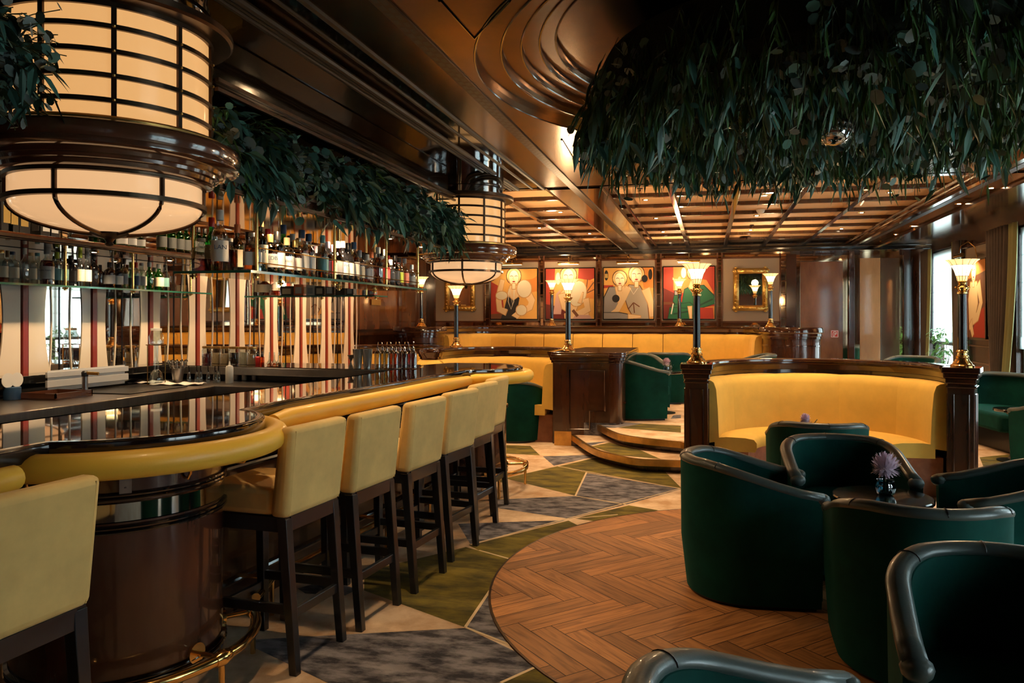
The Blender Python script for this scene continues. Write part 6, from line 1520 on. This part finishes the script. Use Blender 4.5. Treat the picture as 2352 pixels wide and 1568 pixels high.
for i, (px_, mat, look) in enumerate(((476, 'syrup_purple', 'dark berries'), (497, 'tan', 'dried orange slices'), (517, 'tan', 'dried lemon slices'), (538, 'bottle_dark', 'black seeds'), (560, 'label_cream', 'pale chips'), (579, 'tan', 'cinnamon bark'))):
    p = gz(px_, 834 + i * 0.7, XZ)
    t = thing('preserving_jar', 'glass jar of %s with copper lid, %s from the left' % (look, ORD[i]), 'jar', tuple(p), group=GJ)
    m = MB(); m.lathe([(0.044, 0), (0.048, 0.006), (0.048, 0.125), (0.042, 0.135), (0.042, 0.142)], 20); m.build('glass', [M['bottle_clear']], t)
    m = MB(); m.lathe([(0.042, 0.003), (0.042, 0.085 + 0.03 * R()), (0.0, 0.10)], 16); m.build('contents', [M[mat]], t)
    m = MB(); m.lathe([(0.044, 0.142), (0.046, 0.146), (0.046, 0.16), (0.04, 0.164), (0, 0.164)], 20); m.build('lid', [M['brass_dull']], t)
for i, (px_, c) in enumerate(((592, 'red'), (602, 'syrup_orange'))):
    p = gz(px_, 838, XZ); t = thing('bitters_bottle', '%s bitters bottle with black dropper beside the jars' % ['red', 'amber'][i], 'bottle', tuple(p), group='dropper bottles')
    m = MB(); m.lathe([(0.019, 0), (0.021, 0.004), (0.021, 0.07), (0.01, 0.082)], 14); m.build('body', [M[c]], t); m = MB(); m.lathe([(0.012, 0.08), (0.012, 0.10), (0.007, 0.105), (0.007, 0.125)], 12); m.build('dropper', [M['black']], t)
for i, px_ in enumerate((619, 630, 640)):
    p = gz(px_, 839, XZ); t = thing('glass_cruet', 'small glass cruet of amber bitters, %s of three right of the droppers' % ORD[i], 'cruet', tuple(p), group='glass cruets')
    m = MB(); m.lathe([(0.02, 0), (0.026, 0.01), (0.02, 0.03), (0.008, 0.05), (0.005, 0.12)], 14); m.build('body', [M['bottle_clear']], t); m = MB(); m.lathe([(0.019, 0.004), (0.022, 0.012), (0.0, 0.022)], 12); m.build('liquid', [M['whisky']], t)
p = gz(527, 880, 0.95); t = thing('squeeze_bottle', 'white plastic squeeze bottle on the lower counter below the jars', 'bottle', tuple(p)); m = MB(); m.lathe([(0.03, 0.001), (0.032, 0.006), (0.032, 0.13), (0.026, 0.15), (0.01, 0.155), (0.004, 0.19)], 18); m.build('body', [M['white']], t)
for i, px_ in enumerate((541, 562, 585)): cup('small copper tin, %s of three under the cross counter edge' % ORD[i], px_, 873, 0.95, 0.075, 0.028, 0.03, 'steel', 'copper_tin', 'tin', 'small tins on the lower counter')
for i, (px_, dy) in enumerate(((434, 0), (452, 0), (461, 0), (478, 0), (494, 0), (502, 0))):
    p = gz(px_, 880, 0.95); t = thing('pourer_bottle', 'slim glass bottle with steel pourer, %s from the left by the white towel' % ORD[i], 'bottle', tuple(p), group='slim pourer bottles')
    m = MB(); m.lathe([(0.016, 0), (0.018, 0.005), (0.018, 0.06), (0.009, 0.085), (0.009, 0.10)], 12); m.build('body', [M['bottle_clear']], t); m = MB(); m.tube([(0, 0, 0.10), (0, 0, 0.15)], 0.0045, 6); m.lathe([(0.011, 0.098), (0.011, 0.11)], 10); m.build('pourer', [M['chrome']], t)
def towel(label, px_, py_, sx, sy, rz):
    p = gz(px_, py_, 0.95); m = MB(); n = 14; vs = []; 
    for j in range(n + 1):
        for i in range(n + 1):
            u, v = i / n - .5, j / n - .5; vs.append((u * sx, v * sy, 0.006 + 0.018 * abs(sin(7 * u + 3 * v)) * (1 - 1.6 * abs(v)) + 0.006 * sin(19 * u)))
    m.add(vs, [(j * (n + 1) + i, j * (n + 1) + i + 1, (j + 1) * (n + 1) + i + 1, (j + 1) * (n + 1) + i) for j in range(n) for i in range(n)])
    o = m.build('folded_towel', [M['white']], loc=tuple(p), rz=rz, sharp=180); s_ = o.modifiers.new('thick', 'SOLIDIFY'); s_.thickness = 0.004; s_.offset = 1; tag(o, label, 'towel', 'bar towels')
towel('crumpled white towel under the glass drip tower', 340, 880, 0.28, 0.16, 0.3); towel('long white towel lying before the spoon cup', 410, 884, 0.42, 0.14, 0.15)
p = gz(408, 880, 0.95); t = thing('spoon_cup', 'cup crowded with bar spoons and tools beside the drip tower', 'cup', tuple(p))
m = MB(); m.lathe([(0.03, 0.001), (0.035, 0.005), (0.055, 0.13), (0.052, 0.13), (0.032, 0.01)], 20); m.build('cup', [M['steel']], t)
for k in range(11):
    a = k * 0.57; m = MB(); m.tube([(0.02 * cos(a), 0.02 * sin(a), 0.02), (0.07 * cos(a), 0.07 * sin(a), 0.18 + 0.02 * R())], 0.0025, 5); m.lathe([(0, -0.016), (0.011, 0), (0, 0.016)], 8, (0.072 * cos(a), 0.072 * sin(a), 0.19)); m.build('bar_spoon', [M['chrome']], t)
p = gz(359, 884, 0.95); t = thing('cold_drip_tower', 'glass cold drip tower with a fluted top globe on a thin frame before the mirror', 'drip tower', tuple(p))
for nm, pr, mt in (('top_globe', [(0.02, 0.33), (0.055, 0.345), (0.058, 0.41), (0.045, 0.43), (0.04, 0.455)], 'bottle_clear'), ('drip_column', [(0.014, 0.20), (0.016, 0.33)], 'bottle_clear'), ('carafe', [(0.05, 0.004), (0.058, 0.03), (0.045, 0.10), (0.02, 0.13), (0.022, 0.2)], 'bottle_clear'), ('lid', [(0.043, 0.456), (0.043, 0.475), (0, 0.476)], 'white')):
    m = MB(); m.lathe(pr, 20); m.build(nm, [M[mt]], t)
m = MB()
for sx_ in (-0.085, 0.085): m.tube([(sx_, 0, 0), (sx_, 0, 0.335)], 0.004, 6)
m.tube([(-0.10, 0, 0.335), (0.10, 0, 0.335)], 0.004, 6); m.tube([(-0.09, 0, 0.005), (0.09, 0, 0.005)], 0.004, 6); m.build('frame', [M['brass']], t)
p = gz(195, 905, 0.95); t = thing('blow_torch', 'steel kitchen blow torch standing on the steel counter', 'torch', tuple(p)); m = MB(); m.lathe([(0.026, 0.0), (0.026, 0.008), (0.020, 0.012), (0.020, 0.13)], 20); m.build('canister', [M['steel']], t)
m = MB(); m.lathe([(0.022, 0.13), (0.024, 0.16), (0.014, 0.172)], 16); m.build('head', [M['black']], t); m = MB(); m.tube([(0.01, 0.0, 0.155), (0.09, 0.03, 0.15)], 0.012, 10); m.build('nozzle', [M['brass_dull']], t)
p = gx(190, 866, -4.72); t = thing('knife_rack', 'long stainless steel rack leaning on the black back ledge', 'rack', (-4.62, p.y, 0.98), radians(0))
m = MB()
for z, h in ((0.03, 0.05), (0.10, 0.04)): m.box(-0.02, 0.0, -0.42, 0.36, z, z + h); 
m.box(-0.022, -0.018, -0.4, 0.34, 0.0, 0.15); m.build('rail_plate', [M['rack_metal']], t, sharp=None, bev=0.006)
p = gz(28, 918, 0.95); t = thing('blue_tin', 'dark blue round tin holding a white double lobed card at the left edge', 'tin', tuple(p)); m = MB(); m.lathe([(0.05, 0.001), (0.052, 0.004), (0.052, 0.085), (0.048, 0.088), (0, 0.088)], 24); m.build('tin', [M['blue']], t)
m = MB(); q = ell(-0.03, 0.13, 0.05, 0.05) ; m.add([(0.0, x, z) for x, z in ell(-0.034, 0.135, 0.048, 0.05)] + [(0.004, x, z) for x, z in ell(-0.034, 0.135, 0.048, 0.05)], [tuple(range(17, -1, -1)), tuple(range(18, 36))]); m.add([(0.001, x, z) for x, z in ell(0.034, 0.135, 0.048, 0.05)] + [(0.005, x, z) for x, z in ell(0.034, 0.135, 0.048, 0.05)], [tuple(range(17, -1, -1)), tuple(range(18, 36))]); m.build('card', [M['white']], t, sharp=None)
p = gz(130, 913, 0.95); t = thing('wooden_tray', 'low red brown wooden tray on the steel counter left of the blow torch', 'tray', tuple(p)); m = MB(); m.box(-0.15, 0.15, -0.16, 0.16, 0.001, 0.012); m.build('tray_floor', [M['mahogany']], t, sharp=None)
m = MB(); 
for a in ((-0.15, -0.14, -0.16, 0.16), (0.14, 0.15, -0.16, 0.16), (-0.15, 0.15, -0.16, -0.15), (-0.15, 0.15, 0.15, 0.16)): m.box(*a, 0.012, 0.045)
m.build('tray_rim', [M['copper_wood']], t, sharp=None)
m = MB(); m.box(-0.24, 0.24, -0.32, 0.32, 0.001, 0.008); p = gz(330, 896, 0.95); tag(m.build('bar_mat', [M['black']], loc=(-4.38, p.y, 0.95), sharp=None, bev=0.003), 'black rubber bar mat on the steel counter beside the towels', 'mat')

# ================================================================== CEILING FITTINGS
def downlight_at(px_, py_, z, power, lab):
    p = gz(px_, py_, z - 0.012)
    t = thing('ceiling_spotlight', lab, 'spotlight', (p.x, p.y, z), group='small recessed ceiling spotlights')
    m = MB(); m.lathe([(0.022, -0.008), (0.042, -0.010), (0.046, -0.004), (0.046, 0.0)], 20); m.build('ring', [M['brass']], t)
    m = MB(); m.lathe([(0.0, -0.011), (0.021, -0.010), (0.021, -0.004), (0.0, -0.004)], 14); m.build('bulb', [M['bulb']], t)
    if power: spot('ceiling_or_fill_spot', (p.x, p.y, z - 0.03), power, 95, 0.7, radius=0.03)
DL = [(1222, 436), (1287, 488), (1239, 524), (1354, 537), (1386, 560), (1229, 556), (1452, 401), (1483, 460), (1507, 502), (1523, 533), (1537, 553), (1757, 450), (1738, 496), (1724, 529), (1714, 554), (2044, 443), (1979, 489), (1933, 526), (1897, 551), (2138, 374)]
rows = {}
lab_rows = ['left coffers'] * 6 + ['coffer column beside the ceiling beam'] * 5 + ['middle coffer column'] * 4 + ['coffer column nearest the window side'] * 5
cnt = {}
for (px_, py_), nm in zip(DL, lab_rows):
    cnt[nm] = cnt.get(nm, 0) + 1
    downlight_at(px_, py_, CZ, 26, 'small bright spotlight, %s listed from the front in the %s' % (ORD[cnt[nm] - 1], nm))
for i, (px_, py_) in enumerate(((2277, 433), (2203, 469), (2097, 520), (2059, 539), (2026, 555))):
    downlight_at(px_, py_, CEIL - 0.03, 12, 'small bright spotlight, %s from the right along the window side ceiling' % ORD[i])
p = gz(1747, 481, CZ); m = MB(); m.lathe([(0.0, -0.05), (0.035, -0.05), (0.05, -0.035), (0.055, -0.015), (0.06, -0.012), (0.06, 0.0)], 24); tag(m.build('smoke_detector', [M['white']], loc=tuple(p)), 'white dome smoke detector in the middle coffers', 'smoke detector')
for i, (px_, py_) in enumerate(((1470, 432), (1528, 549), (1306, 562), (1727, 516), (1912, 540))):
    p = gz(px_, py_, CZ); t = thing('sprinkler_head', 'small dark fire sprinkler head, %s' % ['in the front coffer beside the beam', 'in the rear coffer beside the beam', 'in the left rear coffers over the paintings', 'between two spotlights of the middle coffers', 'near the window side rear corner'][i], 'sprinkler', tuple(p), group='fire sprinkler heads')
    m = MB(); m.lathe([(0.035, 0.0), (0.03, -0.012), (0.01, -0.014), (0.009, -0.04)], 14); m.build('escutcheon', [M['bronze']], t); m = MB(); m.lathe([(0.0, -0.055), (0.018, -0.054), (0.018, -0.05), (0.0, -0.05)], 10); m.build('deflector', [M['brass']], t)
for i, (px_, py_) in enumerate(((1747, 424), (1712, 543))):
    p = gz(px_, py_, CZ); m = MB(); m.lathe([(0.0, -0.006), (0.09, -0.006), (0.10, 0.0)], 24)
    for k in range(3): m.lathe([(0.03 + 0.02 * k, -0.008), (0.036 + 0.02 * k, -0.008)], 20)
    tag(m.build('round_vent', [M['bronze']], loc=tuple(p)), 'flat round bronze ceiling vent %s in the middle coffers' % ['at the foliage edge', 'near the far end'][i], 'vent', 'round ceiling vents')
# spotlights under the canopy over the bottles and the bar
for i, (X, Y, Z, lab) in enumerate(((-2.40, 3.9, 2.122, 'first from the near end under the canopy'), (-2.40, 4.68, 2.122, 'second from the near end under the canopy'), (-2.40, 5.48, 2.122, 'third from the near end under the canopy'), (-2.40, 6.15, 2.122, 'last under the canopy by the shelf end'), (-4.66, 5.05, 2.024, 'under the dark board left of the middle post'), (-4.66, 5.9, 2.024, 'under the dark board right of the middle post'))):
    t = thing('shelf_spotlight', 'tiny bright spotlight, ' + lab, 'spotlight', (X, Y, Z), group='small spotlights over the bottles')
    m = MB(); m.lathe([(0.018, -0.006), (0.032, -0.008), (0.034, 0.0)], 16); m.build('ring', [M['chrome']], t); m = MB(); m.lathe([(0, -0.008), (0.017, -0.007), (0.017, -0.003), (0, -0.003)], 12); m.build('bulb', [M['bulb']], t)
    spot('shelf_spot', (X + 0.03, Y, Z - 0.02), 9.0 if X > -3 else 3.5, 140, 0.8, radius=0.03)
# fill spots without fixtures, added to brighten bar and lounge
for y in (3.2, 4.5, 5.8, 7.1, 8.4):     # added fill, brightens the mirrored bar wall and its pilasters
    spot('ceiling_or_fill_spot', (-3.75, y, 2.86), 26, 100, 0.7, radius=0.04, to=(-4.95, y, 1.3))
for y, pw in ((2.1, 15), (3.4, 19), (4.7, 17), (6.0, 14)):      # added fill along the air grille, lifts stools and round floor
    spot('ceiling_or_fill_spot', (-1.36, y, 2.87), pw, 70, 0.9, radius=0.05, to=(-1.0, y + 0.1, 0))
for x, y, pw in ((-2.6, 8.6, 26), (-4.2, 8.4, 20), (-4.6, 9.9, 26), (-2.7, 9.7, 18), (0.95, 7.5, 40), (-0.3, 7.4, 22), (-1.2, 7.0, 16), (1.8, 7.4, 12)):  # unseen spots added to light the booths and the steps
    spot('ceiling_or_fill_spot', (x, y, 2.86), pw, 100, 0.7, radius=0.04)

# lettering to mesh
bpy.context.view_layer.update()
dg = bpy.context.evaluated_depsgraph_get()
for o in TXT:
    me = bpy.data.meshes.new_from_object(o.evaluated_get(dg)); n = bpy.data.objects.new('label_lettering', me); COL.objects.link(n)
    n.parent = o.parent; n.location = o.location; n.rotation_euler = o.rotation_euler
    cu = o.data; bpy.data.objects.remove(o); bpy.data.curves.remove(cu)
